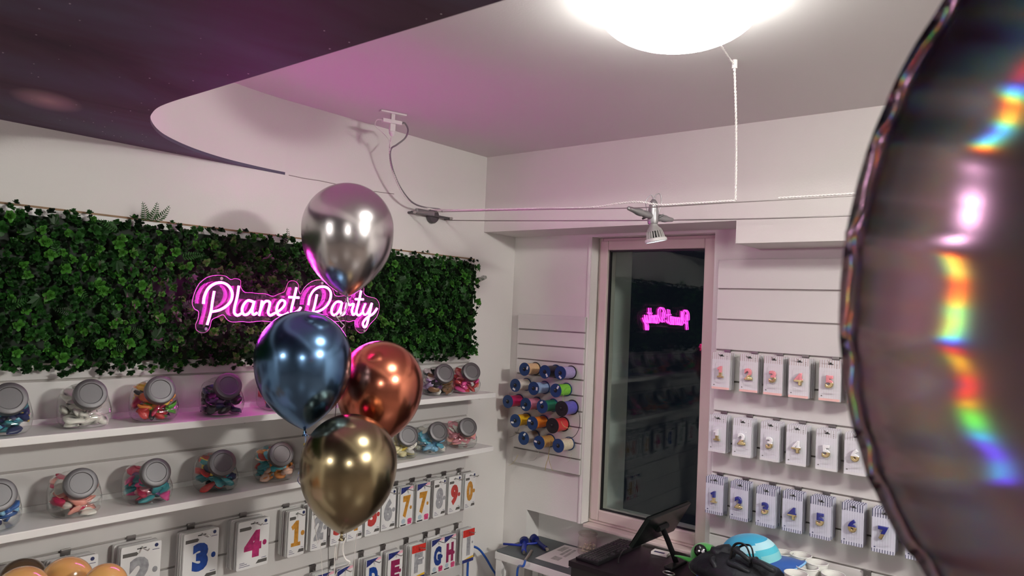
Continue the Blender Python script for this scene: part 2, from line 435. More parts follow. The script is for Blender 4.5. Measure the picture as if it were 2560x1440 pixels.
def fern_mesh(name, mat, size):
    mb = MB()
    for i in range(9):
        t = i/9; p = Vector((size*t, 0, size*.25*t*(1-t)*2)); Ln = size*.34*(1 - t*.75)*(.6 + .4*min(1, t*5))
        for sg in (-1, 1): leaf_geo(mb, p, Vector((.55, sg, .05)), Vector((0, 0, 1)), Ln, Ln*.3, .1)
    mb.tube([(0,0,0), (size*.5, 0, size*.12), (size, 0, 0)], .0006, 4)
    return mb_mesh(mb, name, mat)
def mb_mesh(mb, name, mat, smooth=False):
    me = bpy.data.meshes.new(name); me.from_pydata([tuple(v) for v in mb.v], [], mb.f)
    for q in (mat if isinstance(mat, (list, tuple)) else [mat]): me.materials.append(q)
    if smooth: me.polygons.foreach_set('use_smooth', [True]*len(me.polygons))
    return me
def rosette_mesh(name, mat, size, n):
    mb = MB(); sprig(mb, Vector((0,0,0)), Vector((0,0,1)), size, n); return mb_mesh(mb, name, mat)
# the uncountable mass of small leaves
fol = MB()
area = (PX1 - PX0) * (PZ1 - PZ0)
step = .0148
xx = PX0
while xx < PX1:
    zz = PZ0
    while zz < PZ1:
        x = xx + rnd(-.009, .009); z = zz + rnd(-.009, .009)
        edge_d = min(x - PX0, PX1 - x, z - PZ0, PZ1 - z)
        y = -.018 - rnd(0, .030) - (.012 if edge_d > .03 else 0)
        ax = Vector((rnd(-.6, .6), -1, rnd(-.45, .75)))
        if z > PZ1 - .02: ax.z += rnd(.2, 1.2)
        if z < PZ0 + .02: ax.z -= rnd(.2, 1.3)
        if x > PX1 - .02: ax.x += rnd(.2, 1.0)
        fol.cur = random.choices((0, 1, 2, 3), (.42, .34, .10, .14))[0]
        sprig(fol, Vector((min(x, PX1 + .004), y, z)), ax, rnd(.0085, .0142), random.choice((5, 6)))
        zz += step
    xx += step
# ragged fringe hanging below
for i in range(150):
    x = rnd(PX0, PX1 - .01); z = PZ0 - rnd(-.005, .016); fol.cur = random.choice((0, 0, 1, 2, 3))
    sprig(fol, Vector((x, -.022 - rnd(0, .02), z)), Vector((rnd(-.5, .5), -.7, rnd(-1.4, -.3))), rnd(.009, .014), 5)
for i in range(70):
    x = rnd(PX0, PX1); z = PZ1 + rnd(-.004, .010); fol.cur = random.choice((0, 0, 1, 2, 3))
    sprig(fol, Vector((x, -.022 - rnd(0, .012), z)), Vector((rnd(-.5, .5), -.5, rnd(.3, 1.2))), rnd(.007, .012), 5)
tag(fol.build('foliage', [LEAFA, LEAFB, LEAFC, LEAFD], pl), kind='stuff')
protos = [ivy_mesh('ivy_a', LEAFA, .05), ivy_mesh('ivy_b', LEAFB, .044), ivy_mesh('ivy_c', LEAFA, .036), fern_mesh('fern_a', LEAFB, .05), fern_mesh('fern_b', LEAFA, .042),
          rosette_mesh('rose_a', LEAFB, .017, 6), rosette_mesh('rose_b', LEAFC, .016, 6), rosette_mesh('rose_c', LEAFC, .013, 5)]
iv = wmat(pl).inverted()
for i in range(290):
    k = random.choices(range(8), (8, 9, 8, 6, 6, 22, 22, 18))[0]
    x = rnd(-1.85, PX1 - .015); z = rnd(PZ0 + .005, PZ1 - .012)
    y = -.056 - rnd(0, .010)
    ax = Vector((rnd(-.5, .5), -1, rnd(-.3, .6))).normalized()
    R = ax.to_track_quat('Z', 'Y').to_matrix().to_4x4() @ Matrix.Rotation(rnd(0, 6.28), 4, 'Z')
    o = bpy.data.objects.new('leaf', protos[k]); COL.objects.link(o); o.parent = pl
    o.matrix_basis = iv @ Matrix.Translation((x, y, z)) @ R
# the fern tuft sticking up over the board
for px, a in ((365, 1.9), (378, 1.45), (392, 1.05)):
    p = on(px - 2, 552, 1, -.02)
    o = bpy.data.objects.new('leaf', protos[3]); COL.objects.link(o); o.parent = pl
    o.matrix_basis = iv @ Matrix.Translation(p) @ Matrix.Rotation(.35, 4, 'X') @ Matrix.Rotation(math.pi/2, 4, 'X') @ Matrix.Rotation(a, 4, 'Z')

# ------------------------------------------------------------------ neon sign
YN = -.112
def npt(cx, cy, y=YN): return on(460 + .203125*cx, 660 + .203125*cy, 1, y)
ns = thing('neon_sign', npt(300, 850), 'pink neon sign with script lettering Planet Party on clear acrylic', 'neon sign')
outline = [(460,138),(370,145),(290,175),(210,245),(160,340),(130,440),(128,500),(155,555),(205,590),(195,680),(168,750),(180,815),(240,850),(310,832),(348,770),(370,690),(440,655),(510,628),(560,690),(620,718),(740,712),(830,720),(980,705),(1100,715),(1250,712),(1400,690),(1500,640),(1540,670),(1640,690),(1740,660),(1800,690),(1900,712),(2000,700),(2060,715),(2125,700),(2135,790),(2190,850),(2260,832),(2315,745),(2400,650),(2432,520),(2395,430),(2290,400),(2240,360),(2240,290),(2190,250),(2120,270),(2090,350),(1990,390),(1890,390),(1860,320),(1800,240),(1710,195),(1600,215),(1510,290),(1465,370),(1440,330),(1432,250),(1385,208),(1320,215),(1288,280),(1262,340),(1190,370),(1120,398),(1030,368),(930,362),(850,352),(770,345),(725,280),(722,200),(655,178),(600,190),(540,150)]
opts = catmull([Vector((npt(a, b).x, npt(a, b).z, 0)) for a, b in outline], 3, True)
ACR = glassmat('acrylic_sheet', (.93, .90, .93), .05, 1.49, .45, .006, (.8, .7, .8))
ac = MB(); ac.prism([(p.x, p.y) for p in opts], YN + .008, YN + .013, lambda u, v, h: Vector((u, h, v))); ac.build('acrylic_panel', ACR, ns)
ed = MB(); ed.tube([Vector((p.x, YN + .0105, p.y)) for p in opts], .0010, 4, closed=True)
ed.build('acrylic_edge', pmat('acrylic_edge', (.55, .25, .46), .25), ns)
NCORE = emat('neon_core', (1.0, .06, .74), 36 * NEON)
NJACK = emat('neon_jacket', (1.0, .010, .55), 4.0 * NEON)
letters = [
 ('P', [[(372,335),(350,460),(330,590),(285,748)], [(240,490),(252,400),(300,300),(380,242),(470,230),(545,268),(592,350),(582,440),(530,510),(440,565),(335,588)]]),
 ('l', [[(675,270),(655,400),(622,540),(622,605),(660,632),(712,605)]]),
 ('a', [[(850,465),(785,450),(735,500),(714,570),(738,622),(790,612),(838,545),(866,458)], [(866,458),(840,570),(855,622),(900,600)]]),
 ('n', [[(960,450),(945,540),(925,636)], [(930,600),(972,492),(1020,455),(1056,478),(1046,545),(1035,595),(1058,632),(1105,612)]]),
 ('e', [[(1105,612),(1180,570),(1235,510),(1240,462),(1200,446),(1160,490),(1140,560),(1162,622),(1222,630),(1285,600)]]),
 ('t', [[(1385,290),(1350,440),(1318,580),(1345,602),(1408,575),(1438,532)], [(1290,408),(1352,410),(1415,415)]]),
 ('P', [[(1636,375),(1608,510),(1585,592)], [(1530,505),(1550,405),(1600,322),(1680,280),(1762,292),(1806,350),(1800,430),(1760,510),(1680,572),(1600,596)]]),
 ('a', [[(1936,470),(1880,466),(1832,520),(1815,590),(1842,630),(1890,602),(1928,530),(1946,472)], [(1946,472),(1926,575),(1944,626),(1984,595)]]),
 ('r', [[(1984,595),(1996,520),(2010,478),(2040,506),(2088,492),(2068,570),(2080,624),(2112,606)]]),
 ('t', [[(2180,330),(2150,470),(2122,590),(2148,632),(2198,596)], [(2108,432),(2160,434),(2208,436)]]),
 ('y', [[(2232,490),(2202,572),(2218,622),(2262,600),(2312,482)], [(2312,482),(2272,662),(2242,765),(2214,772),(2204,722),(2252,660),(2330,610),(2376,546)]]),
]
for ch, strokes in letters:
    c = MB(); j = MB()
    for st in strokes:
        c.tube(catmull([npt(a, b, YN - .0060) for a, b in st], 4), .0031, 6)
        j.tube(catmull([npt(a, b, YN) for a, b in st], 4), .0040, 6)
    lo = j.build('letter_tube', NJACK, ns, smooth=True); tag(lo, 'magenta jacket of the neon letter ' + ch)
    cv = MB(); cv.v = c.v; cv.f = c.f; cv.mi = c.mi
    cv.build('lit_core', NCORE, lo, smooth=True)
for a, b in ((462,178), (270,800), (2220,822), (1700,235), (1330,690)):
    p = npt(a, b, YN + .004)
    MB().cyl((p.x, YN + .003, p.z), (p.x, -.03, p.z), .0042, n=12).build('standoff_screw', STEEL, ns, smooth=True, auto=40)

# ------------------------------------------------------------------ candy jars with deflated balloons
JGLASS = glassmat('jar_glass', (.97, .98, .975), .015, 1.5, 1.5)
def ring(hw, hd, cy, cz, tilt, n=32, e=3.2):
    out = []
    for k in range(n):
        a = 2*math.pi*k/n; c, s = math.cos(a), math.sin(a)
        x = hw * math.copysign(abs(c)**(2/e), c); y = hd * math.copysign(abs(s)**(2/e), s)
        out.append(Vector((x, cy + y*math.cos(tilt), cz - y*math.sin(tilt)*-1 if False else cz + y*math.sin(tilt))))
    return out
JR = [(.030, .030, .000, .0015, 0, 2.6), (.044, .042, 0, .004, 0, 3), (.050, .047, 0, .014, 0, 3.4), (.052, .048, .0, .030, .06, 3.6), (.052, .0475, -.001, .047, .36, 3.6),
      (.050, .046, -.004, .058, .68, 3.2), (.043, .040, -.014, .0645, .98, 2.6), (.0325, .0315, -.027, .0695, 1.18, 2.1), (.031, .030, -.041, .0745, 1.18, 2.0)]
def jar_body(inset=0):
    mb = MB(); n = 32; rows = [ring(h - inset, d - inset, cy, cz + (inset if i == 0 else 0), t, n, e) for i, (h, d, cy, cz, t, e) in enumerate(JR)]
    vs = [p for r in rows for p in r]; fs = []
    for i in range(len(rows)-1):
        for k in range(n):
            k2 = (k+1) % n; fs.append((i*n+k, i*n+k2, (i+1)*n+k2, (i+1)*n+k))
    fs.append(tuple(reversed(range(n)))); mb.add(vs, fs); return mb
LT = 1.18                 # lid tilt from upright
LM = Matrix.Translation((0, -.0415, .0748)) @ Matrix.Rotation(LT, 4, 'X')
def make_jar():
    t = bpy.data.objects.new('candy_jar', None); COL.objects.link(t); t['category'] = 'jar'; t['group'] = 'candy jars on the shelves'
    jar_body().build('glass_body', JGLASS, t, smooth=True, local=True)
    rim = MB()
    # moulded ridge under the slanted mouth
    rp = [Vector((.0525*math.cos(a), -.001 + .0475*math.sin(a), .036 + .008*math.sin(a))) for a in [math.pi + i*math.pi/14 for i in range(15)]]
    rim.tube(rp, .0012, 5); rim.build('glass_ridge', JGLASS, t, smooth=True, local=True)
    lid = MB(); R = .0335
    lid.lathe([(R*.96, -.004), (R, -.002), (R, .013), (R*.985, .0155), (R*.94, .0165), (R*.70, .0165), (R*.68, .0150), (R*.66, .0145), (.001, .0145)], 48, LM, cap1=False)
    lid.build('metal_lid', ALU, t, smooth=True, local=True, auto=35)
    return t
jar0 = make_jar()
def pile_mat(name):
    ma = pmat(name, (.5, .5, .5), .32); nt = ma.node_tree
    a = nt.nodes.new('ShaderNodeVertexColor'); a.layer_name = 'Col'; nt.links.new(a.outputs[0], nt.nodes['Principled BSDF'].inputs['Base Color'])
    return ma
PILE = pile_mat('latex_colours')
ico = bmesh.new(); bmesh.ops.create_icosphere(ico, subdivisions=2, radius=1); ico.verts.ensure_lookup_table()
ICOV = [v.co.copy() for v in ico.verts]; ICOF = [[v.index for v in f.verts] for f in ico.faces]; ico.free()
def pile(jar, palette, label, fill=1.0, dots=None):
    """crumpled deflated balloons filling the jar"""
    mb = MB(); cols = []
    for i in range(54):
        h = .008 + .080 * fill * (i / 53) ** .9
        lim = .040 if h < .05 else .040 - (h - .05) * .5
        x = rnd(-lim, lim); y = rnd(-.036 + max(0, h - .040) * .75, .036 - max(0, h - .06) * .2)
        sx, sy, sz = rnd(.015, .026), rnd(.010, .017), rnd(.004, .009)
        R = Matrix.Rotation(rnd(0, 6.3), 3, 'Z') @ Matrix.Rotation(rnd(-.9, .9), 3, 'X') @ Matrix.Rotation(rnd(-.7, .7), 3, 'Y')
        ph = rnd(0, 6); c0 = random.choice(palette)
        for v in ICOV:
            w_ = 1 + .35*math.sin(5*v.x + ph) * math.cos(4*v.y + ph) + .2*math.sin(9*v.y + ph)
            q = R @ Vector((v.x*sx, v.y*sy*(1 - .45*v.x), v.z*sz*w_)) + Vector((x, y, h))
            rr = (abs(q.x/.0475)**3.4 + abs(q.y/.0435)**3.4) ** (1/3.4)
            if rr > 1: q.x /= rr; q.y /= rr
            q.z = max(.0045, q.z)
            # stay under the slanted glass: front lower than the back
            top = .040 + (q.y + .040) * .72
            if q.z > top and q.z > .034: q.z = top + (q.z - top) * .12
            q.z = min(q.z, .088)
            mb.v.append(q); cols.append(c0)
        b_ = len(mb.v) - len(ICOV)
        for f in ICOF: mb.f.append([b_ + k for k in f]); mb.mi.append(0)
    o = mb.build('deflated_balloons', PILE, smooth=True, local=True)
    ca = o.data.color_attributes.new('Col', 'FLOAT_COLOR', 'POINT')
    buf = []
    for i, c in enumerate(cols):
        if dots and random.random() < .13: c = dots
        buf += [*c, 1]
    ca.data.foreach_set('color', buf)
    o.location = jar.location; o.rotation_euler = jar.rotation_euler
    tag(o, label, 'balloons', 'deflated balloons in the jars', 'stuff')
K = dict(white=(.80,.77,.70), black=(.012,.012,.016), navy=(.02,.03,.10), teal=(.05,.30,.34), aqua=(.12,.42,.55), sky=(.25,.52,.75), blue=(.05,.14,.40), red=(.55,.05,.05), crim=(.55,.03,.10), orange=(.75,.25,.05), green=(.12,.45,.06), yell=(.75,.55,.08), pink=(.80,.32,.38), hot=(.75,.08,.30), salmon=(.80,.34,.28), purp=(.16,.06,.22), brown=(.20,.10,.04), cream=(.80,.72,.42), lil=(.5,.38,.6), peach=(.8,.5,.38))
J1 = [(-1.605, ('teal','aqua','yell','navy'), 'teal and navy'), (-1.450, ('white','white','white','white'), 'white dotted'), (-1.296, ('orange','red','green','yell','black','crim'), 'orange, green and red'), (-1.122, ('black','navy','purp','black'), 'black and navy'),
      (-.955, ('salmon','red','orange','navy'), 'salmon and red'), (-.795, ('green','white','yell'), 'green and white'), (-.64, ('lil','white','purp'), 'lilac'), (-.485, ('blue','white','sky'), 'blue and white'), (-.331, ('black','white','purp','brown','lil'), 'black, white and purple'), (-.196, ('crim','red','salmon','hot'), 'crimson red')]
J2 = [(-1.614, ('blue','navy','blue','sky'), 'royal blue'), (-1.459, ('salmon','salmon','crim','white','white'), 'salmon, crimson and white'), (-1.296, ('hot','pink','crim','teal','purp'), 'hot pink and teal'), (-1.127, ('navy','black','yell','red','teal'), 'dark navy and yellow'),
      (-.956, ('orange','teal','aqua','red','peach'), 'orange and turquoise'), (-.80, ('yell','orange','cream'), 'yellow'), (-.645, ('pink','hot','white'), 'pink'), (-.487, ('cream','cream','white','yell'), 'pale cream yellow'), (-.351, ('sky','aqua','white','sky'), 'sky blue and white'), (-.202, ('pink','salmon','white','pink'), 'pale pink')]
first = True
for row, (zs, lst, sname) in enumerate(((SH1, J1, 'upper'), (SH2, J2, 'lower'))):
    for i, (x, pal, cn) in enumerate(lst):
        j = jar0 if first else copy_tree(jar0); first = False
        rz = -.10 - .26 * (x + 1.6) / 1.4 + rnd(-.05, .05)
        # lid centre sits .055 in front of the body axis
        j.location = (x - .050 * math.sin(-rz) * -1 if False else x + .050 * math.sin(-rz), -.086, zs + .0006); j.rotation_euler = (0, 0, rz)
        j['label'] = 'glass candy jar of %s balloons on the %s shelf' % (cn, sname); j['category'] = 'jar'
        pile(j, [K[c] for c in pal], 'deflated %s balloons in a jar on the %s shelf' % (cn, sname), .97 if (row + i) % 3 else .85, dots=K['black'] if cn == 'white dotted' else None)

# ------------------------------------------------------------------ lettering helper
_txt = {}
def text_mesh(ch, extrude=0.0, bevel=0.0, offset=0.0, res=3):
    key = (ch, extrude, bevel, offset)
    if key in _txt: return _txt[key]
    if ch == '1':                                  # figure one with a flag and a foot
        pg = [(-.27, -.5), (.27, -.5), (.27, -.36), (.125, -.36), (.125, .5), (-.03, .5), (-.30, .30), (-.21, .16), (-.105, .235), (-.105, -.36), (-.27, -.36)]
        n = len(pg); c = (sum(p[0] for p in pg)/n, 0)
        vs = [Vector((u, v, 0)) for u, v in pg] + [Vector((u*.94, v*.97, .15)) for u, v in pg]
        fs = [list(reversed(range(n))), list(range(n, 2*n))] + [[i, (i+1) % n, n + (i+1) % n, n + i] for i in range(n)]
        _txt[key] = (vs, fs, .57); return _txt[key]
    cu = bpy.data.curves.new('t', 'FONT'); cu.body = ch; cu.size = 1.0; cu.align_x = 'CENTER'; cu.align_y = 'CENTER'
    cu.extrude = extrude; cu.bevel_depth = bevel; cu.bevel_resolution = 2; cu.offset = offset; cu.resolution_u = res
    o = bpy.data.objects.new('t', cu); COL.objects.link(o)
    dg = bpy.context.evaluated_depsgraph_get(); me = bpy.data.meshes.new_from_object(o.evaluated_get(dg))
    bpy.data.objects.remove(o)
    vs = [v.co.copy() for v in me.vertices]
    lo = [min(v[i] for v in vs) for i in range(3)]; hi = [max(v[i] for v in vs) for i in range(3)]
    fs = [list(p.vertices) for p in me.polygons]
    bpy.data.meshes.remove(me)
    # normalise: glyph height 1, centred
    h = hi[1] - lo[1]; c = [(lo[i] + hi[i]) / 2 for i in range(3)]
    vs = [Vector(((v[0]-c[0])/h, (v[1]-c[1])/h, (v[2]-lo[2])/h)) for v in vs]
    _txt[key] = (vs, fs, (hi[0]-lo[0])/h)
    return _txt[key]
def glyph(mb, ch, M, height, wmax=None, thick=None, **k):
    """put a glyph on a plane: M maps local (x right, y up, z out)"""
    vs, fs, wd_ = text_mesh(ch, **k)
    sx = height
    if wmax and wd_ * height > wmax: sx = wmax / wd_
    zt = max(v.z for v in vs) or 1
    out = [M @ Vector((v.x*sx, v.y*height, v.z*height if thick is None else v.z/zt*thick)) for v in vs]
    mb.add(out, fs)

WORDS = dict(zip('0123456789', 'zero one two three four five six seven eight nine'.split()))
ORD = 'second third fourth fifth sixth seventh eighth ninth'.split()
def word(c): return WORDS.get(c, 'letter ' + c)
# facing frames: print faces -y on the left wall, -x on the window wall
FY = Matrix(((1,0,0,0),(0,0,-1,0),(0,1,0,0),(0,0,0,1)))        # local x->x, y->z, z->-y
FX = Matrix(((0,0,-1,0),(-1,0,0,0),(0,1,0,0),(0,0,0,1)))       # local x->-y, y->z, z->-x

# ------------------------------------------------------------------ hooks
CLIP = pmat('clip_steel', (.30, .28, .28), .35, metal=1.0)
def make_hook(F, length):
    t = bpy.data.objects.new('display_hook', None); COL.objects.link(t); t['category'] = 'hook'
    b = MB(); b.box((-.0105, -.020, .0005), (.0105, -.003, .003), F); b.box((-.0105, -.003, -.004), (.0105, .004, .0050), F)
    b.build('clip', CLIP, t, local=True, bevel=.0006)
    r = MB(); r.tube([F @ Vector(q) for q in ((0, -.012, .002), (0, -.012, length*.5), (0, -.0115, length*.93), (0, -.006, length))], .0016, 6)
    r.build('prong', STEEL, t, smooth=True, local=True)
    return t
hookL = make_hook(FY, .10); hookR = make_hook(FX, .075); hooks_used = {}
def put_hook(proto, loc, label, group):
    o = copy_tree(proto) if hooks_used.get(proto.name) else proto
    hooks_used[proto.name] = 1
    o.location = loc; o['label'] = label; o['group'] = group; o['category'] = 'hook'
    return o

# ------------------------------------------------------------------ foil balloon packets on the left wall
CARDW = pmat('packet_white', (.80, .79, .78), .28, coat=.4)
INK = pmat('ink_black', (.015, .015, .02), .4); INKG = pmat('ink_grey', (.10, .095, .09), .4); INKN = pmat('ink_navy', (.015, .025, .10), .4)
SLOT = pmat('slot_shadow', (.03, .03, .03), .8)
NC = {'silver': pmat('print_silver', (.33, .33, .35), .35, var=.25, vscale=90), 'blue': pmat('print_blue', (.012, .06, .30), .35, var=.25, vscale=90), 'magenta': pmat('print_magenta', (.42, .03, .14), .35, var=.3, vscale=90),
      'gold': pmat('print_gold', (.52, .24, .035), .35, var=.25, vscale=90), 'red': pmat('print_red', (.45, .05, .045), .35, var=.25, vscale=90), 'navy': pmat('print_navy', (.012, .04, .20), .35, var=.2, vscale=90), 'plum': pmat('print_plum', (.28, .02, .09), .35, var=.2, vscale=90)}
HEADB = pmat('header_blue', (.02, .03, .16), .4, var=.6, vscale=220); HEADR = pmat('header_red', (.60, .035, .025), .4, var=.25, vscale=120); HEADP = pmat('header_pink', (.72, .38, .45), .4, var=.3, vscale=120)
LOGO = pmat('logo_pink', (.68, .08, .22), .4, var=.4, vscale=260); SEAL = pmat('seal_paleblue', (.45, .55, .62), .4); YEL = pmat('print_yellow', (.75, .45, .03), .4)
def rrect(w, h, r, n=3, cut=0):
    out = []
    for cx, cy, a0 in ((w/2-r, h/2-r, 0), (-w/2+r, h/2-r, 90), (-w/2+r, -h/2+r, 180), (w/2-r, -h/2+r, 270)):
        for i in range(n+1):
            a = math.radians(a0 + 90*i/n); out.append((cx + r*math.cos(a), cy + r*math.sin(a)))
    return out
def slab(mb, F, poly, z0, z1, dx=0, dy=0):
    mb.prism([(u+dx, v+dy) for u, v in poly], z0, z1, lambda u, v, h: F @ Vector((u, v, h)))
def packet(ch, col, W, Hh, style, label, group, loc, F=FY, yaw=0.0):
    """loc is the hang point; the packet hangs below it"""
    t = thing('foil_balloon_packet', loc, label, 'balloon packet', group, yaw); t.location = loc
    b = MB(); slab(b, F, rrect(W, Hh, .004), 0, .0042, 0, -Hh/2 + .010); b.build('sleeve', CARDW, t, local=True)
    z = .0044; top = .010; cy = -Hh/2 + .010
    s_ = MB(); slab(s_, F, rrect(W*.24, .0025, .001), z, z+.0003, 0, top-.010)
    tri = [(-.004, .0012), (.004, .0012), (0, .005)]; slab(s_, F, tri, z, z+.0003, 0, top-.010)
    s_.build('hang_slot', SLOT, t, local=True)
    n_ = MB(); hgt = Hh*.56
    glyph(n_, ch, F @ Matrix.Translation((.0 if style != 'std' else -.002, cy - Hh*.005, z)), hgt, W*.60, .0010, extrude=.02, bevel=.02, offset=.05)
    n_.build('printed_balloon', NC[col], t, local=True)
    if style == 'std':
        h_ = MB(); slab(h_, F, [(-W*.46, -.0045), (-W*.46, .0045), (-W*.12, .0045), (-W*.08, .0), (-W*.12, -.0045)], z, z+.0004, 0, top-.021)
        h_.build('header_tag', INKG, t, local=True)
        h_ = MB(); slab(h_, F, [(W*.10, -.0045), (W*.14, .0), (W*.18, .0045), (W*.46, .0045), (W*.46, -.0045)], z, z+.0004, 0, cy-Hh*.40)
        h_.build('footer_tag', INKG, t, local=True)
        i_ = MB(); slab(i_, F, rrect(.009, .009, .0044, 4), z, z+.0004, W*.37, top-.009)
        for k, (u, v, w_) in enumerate(((-.34, -.36, .16), (-.30, -.395, .24), (-.26, -.435, .34), (.36, -.335, .16), (.36, .355, .18))):
            slab(i_, F, rrect(W*w_, .0012, .0004, 1), z, z+.0003, u*W, cy + v*Hh)
        tag(i_.build('printed_marks', INKN, t, local=True), kind='stuff')
        d_ = MB(); slab(d_, F, rrect(.012, .0145, .006, 4), z, z+.0006, W*.36, cy - Hh*.02); d_.build('colour_dot', NC[col], t, local=True)
    elif style == 'swirl':
        h_ = MB(); slab(h_, F, [(-W/2+.001, -.010), (-W/2+.001, .012), (W*.30, .012), (W*.05, .004), (-W*.2, -.004)], z, z+.0004, 0, top-.013); h_.build('printed_header', HEADB, t, local=True)
        h2 = MB(); slab(h2, F, [(W*.05, .003), (W*.31, .012), (W/2-.001, .012), (W/2-.001, .004)], z, z+.0004, 0, top-.013); h2.build('printed_ribbon', HEADP, t, local=True)
        l_ = MB(); slab(l_, F, rrect(W*.34, .012, .005), z, z+.0006, W*.28, cy-Hh*.37); slab(l_, F, rrect(W*.30, .010, .002), z, z+.0006, W*.28, cy-Hh*.43); l_.build('printed_logo', LOGO, t, local=True)
        e_ = MB(); slab(e_, F, rrect(.017, .017, .0084, 4), z, z+.0005, -W*.22, cy-Hh*.37); e_.build('printed_seal', SEAL, t, local=True)
        i_ = MB(); slab(i_, F, rrect(W*.42, .004, .001), z, z+.0004, -W*.22, cy-Hh*.465); i_.build('printed_marks', INK, t, local=True)
        d_ = MB(); slab(d_, F, rrect(.009, .012, .0045, 4), z, z+.0005, W*.34, cy-Hh*.05); d_.build('colour_dot', NC[col], t, local=True)
    elif style == 'redhead':
        h_ = MB(); slab(h_, F, rrect(W, .026, .002), z, z+.0008, 0, top-.013); h_.build('printed_header', HEADR, t, local=True)
        f_ = MB(); slab(f_, F, rrect(W-.002, .012, .001), z, z+.0005, 0, cy-Hh*.445); f_.build('printed_footer', HEADB, t, local=True)
        y_ = MB(); slab(y_, F, [(-W*.42, -.002), (W*.48, -.002), (W*.48, .007), (0, .003)], z, z+.0004, 0, cy-Hh*.385); y_.build('printed_band', YEL, t, local=True)
        d_ = MB(); slab(d_, F, rrect(.007, .009, .0034, 4), z, z+.0005, W*.34, cy+Hh*.08); d_.build('colour_dot', NC[col], t, local=True)
    return t
def back_sleeve(W, Hh, loc, label, group, mat=None, F=FY, yaw=0.0):
    b = MB(); slab(b, F, rrect(W, Hh, .004), 0, .0042, 0, -Hh/2 + .010)
    o = b.build('foil_balloon_packet', mat or CARDW, local=True); o.location = loc; o.rotation_euler = (0, 0, yaw)
    return tag(o, label, 'balloon packet', group)
ZH6, ZH7 = Z(-.605), Z(-.806)
PACK_BACK = [CARDW, pmat('sleeve_grey', (.55, .54, .54), .3, coat=.3), pmat('sleeve_smoke', (.38, .35, .35), .3, coat=.3), CARDW]
def hang_left(x, ch, col, W, Hh, style, zh, nback, cname, rowname, front=-.056, fancy=None):
    lab = {'std': '%s packet showing a %s %s, %s', 'swirl': '%s packet with blue header showing a %s %s, %s', 'redhead': '%s packet with red header showing a %s %s, %s'}[style] % ('Balloon', cname, word(ch), rowname)
    lab = fancy or lab.replace('Balloon packet', 'balloon packet')
    put_hook(hookL, (x, -.0005, zh), 'metal slat hook of the %s %s, %s' % (cname, word(ch), rowname), 'hooks on the left slat panel')
    f = packet(ch, col, W, Hh, style, lab, 'front balloon packets on the left wall', (x + .001, front, zh - .014), FY, rnd(-.04, .04))
    for k in range(nback):
        y = front + .0085 * (k + 1) + rnd(-.001, .001)
        if y > -.009: break
        bm_ = PACK_BACK[(k + int(abs(x)*10)) % 4] if style == 'std' else random.choice((PACK_BACK[1], HEADB if k == 0 else PACK_BACK[2]))
        back_sleeve(W, Hh, (x + rnd(-.003, .003), y, zh - .014 - rnd(0, .002)), '%s packet from the front behind the %s %s, %s' % (ORD[k], cname, word(ch), rowname), 'packets stacked behind others on the left wall', PACK_BACK[(k + int(abs(x)*10)) % 4], FY, rnd(-.02, .02))
R1n = 'number row'
for x, ch, col, W, style, nb, cn, note in (
    (-1.432, '1', 'magenta', .096, 'std', 4, 'magenta', 'behind the tan balloons'), (-1.284, '2', 'silver', .095, 'std', 5, 'silver', 'large one left of the blue three'), (-1.131, '3', 'blue', .096, 'std', 4, 'blue', 'large one in the number row'), (-.980, '4', 'magenta', .096, 'std', 5, 'magenta', 'large one in the number row'),
    (-.841, '1', 'gold', .056, 'std', 5, 'gold', 'beside the magenta four'), (-.762, '2', 'silver', .056, 'std', 5, 'silver', 'small one behind the gold balloon'), (-.690, '3', 'red', .058, 'std', 4, 'red', 'hidden by the gold balloon'), (-.628, '4', 'gold', .060, 'std', 4, 'gold', 'small one under the gold balloon'), (-.556, '5', 'red', .060, 'std', 4, 'red', 'right of the gold balloon'),
    (-.411, '7', 'gold', .057, 'swirl', 4, 'gold', 'left one of the two sevens'), (-.334, '7', 'gold', .060, 'swirl', 4, 'gold', 'right one of the two sevens'), (-.253, '8', 'silver', .060, 'std', 5, 'silver', 'in the number row'), (-.177, '9', 'red', .063, 'std', 4, 'red', 'in the number row'), (-.095, '0', 'gold', .058, 'std', 4, 'gold', 'last in the number row')):
    hang_left(x, ch, col, W, .131, style, ZH6, nb, cn, note)
hang_left(-.483, '6', 'silver', .058, .131, 'std', ZH6, 4, 'silver', 'between the five and the seven', front=-.048)
for x, ch, col, style, cn, note in (
    (-.735, 'A', 'red', 'swirl', 'red', 'first in the letter row'), (-.662, 'B', 'gold', 'swirl', 'gold', 'second in the letter row'), (-.548, 'D', 'blue', 'swirl', 'blue', 'in the letter row'), (-.455, 'E', 'plum', 'swirl', 'plum', 'in the letter row'), (-.350, 'F', 'silver', 'redhead', 'silver', 'in the letter row'),
    (-.258, 'G', 'navy', 'swirl', 'navy', 'in the letter row'), (-.196, 'H', 'plum', 'swirl', 'plum', 'in the letter row'), (-.098, 'I', 'silver', 'redhead', 'silver', 'last in the letter row')):
    hang_left(x, ch, col, .062, .120, style, ZH7 - .004, 4, cn, note, front=-.062)

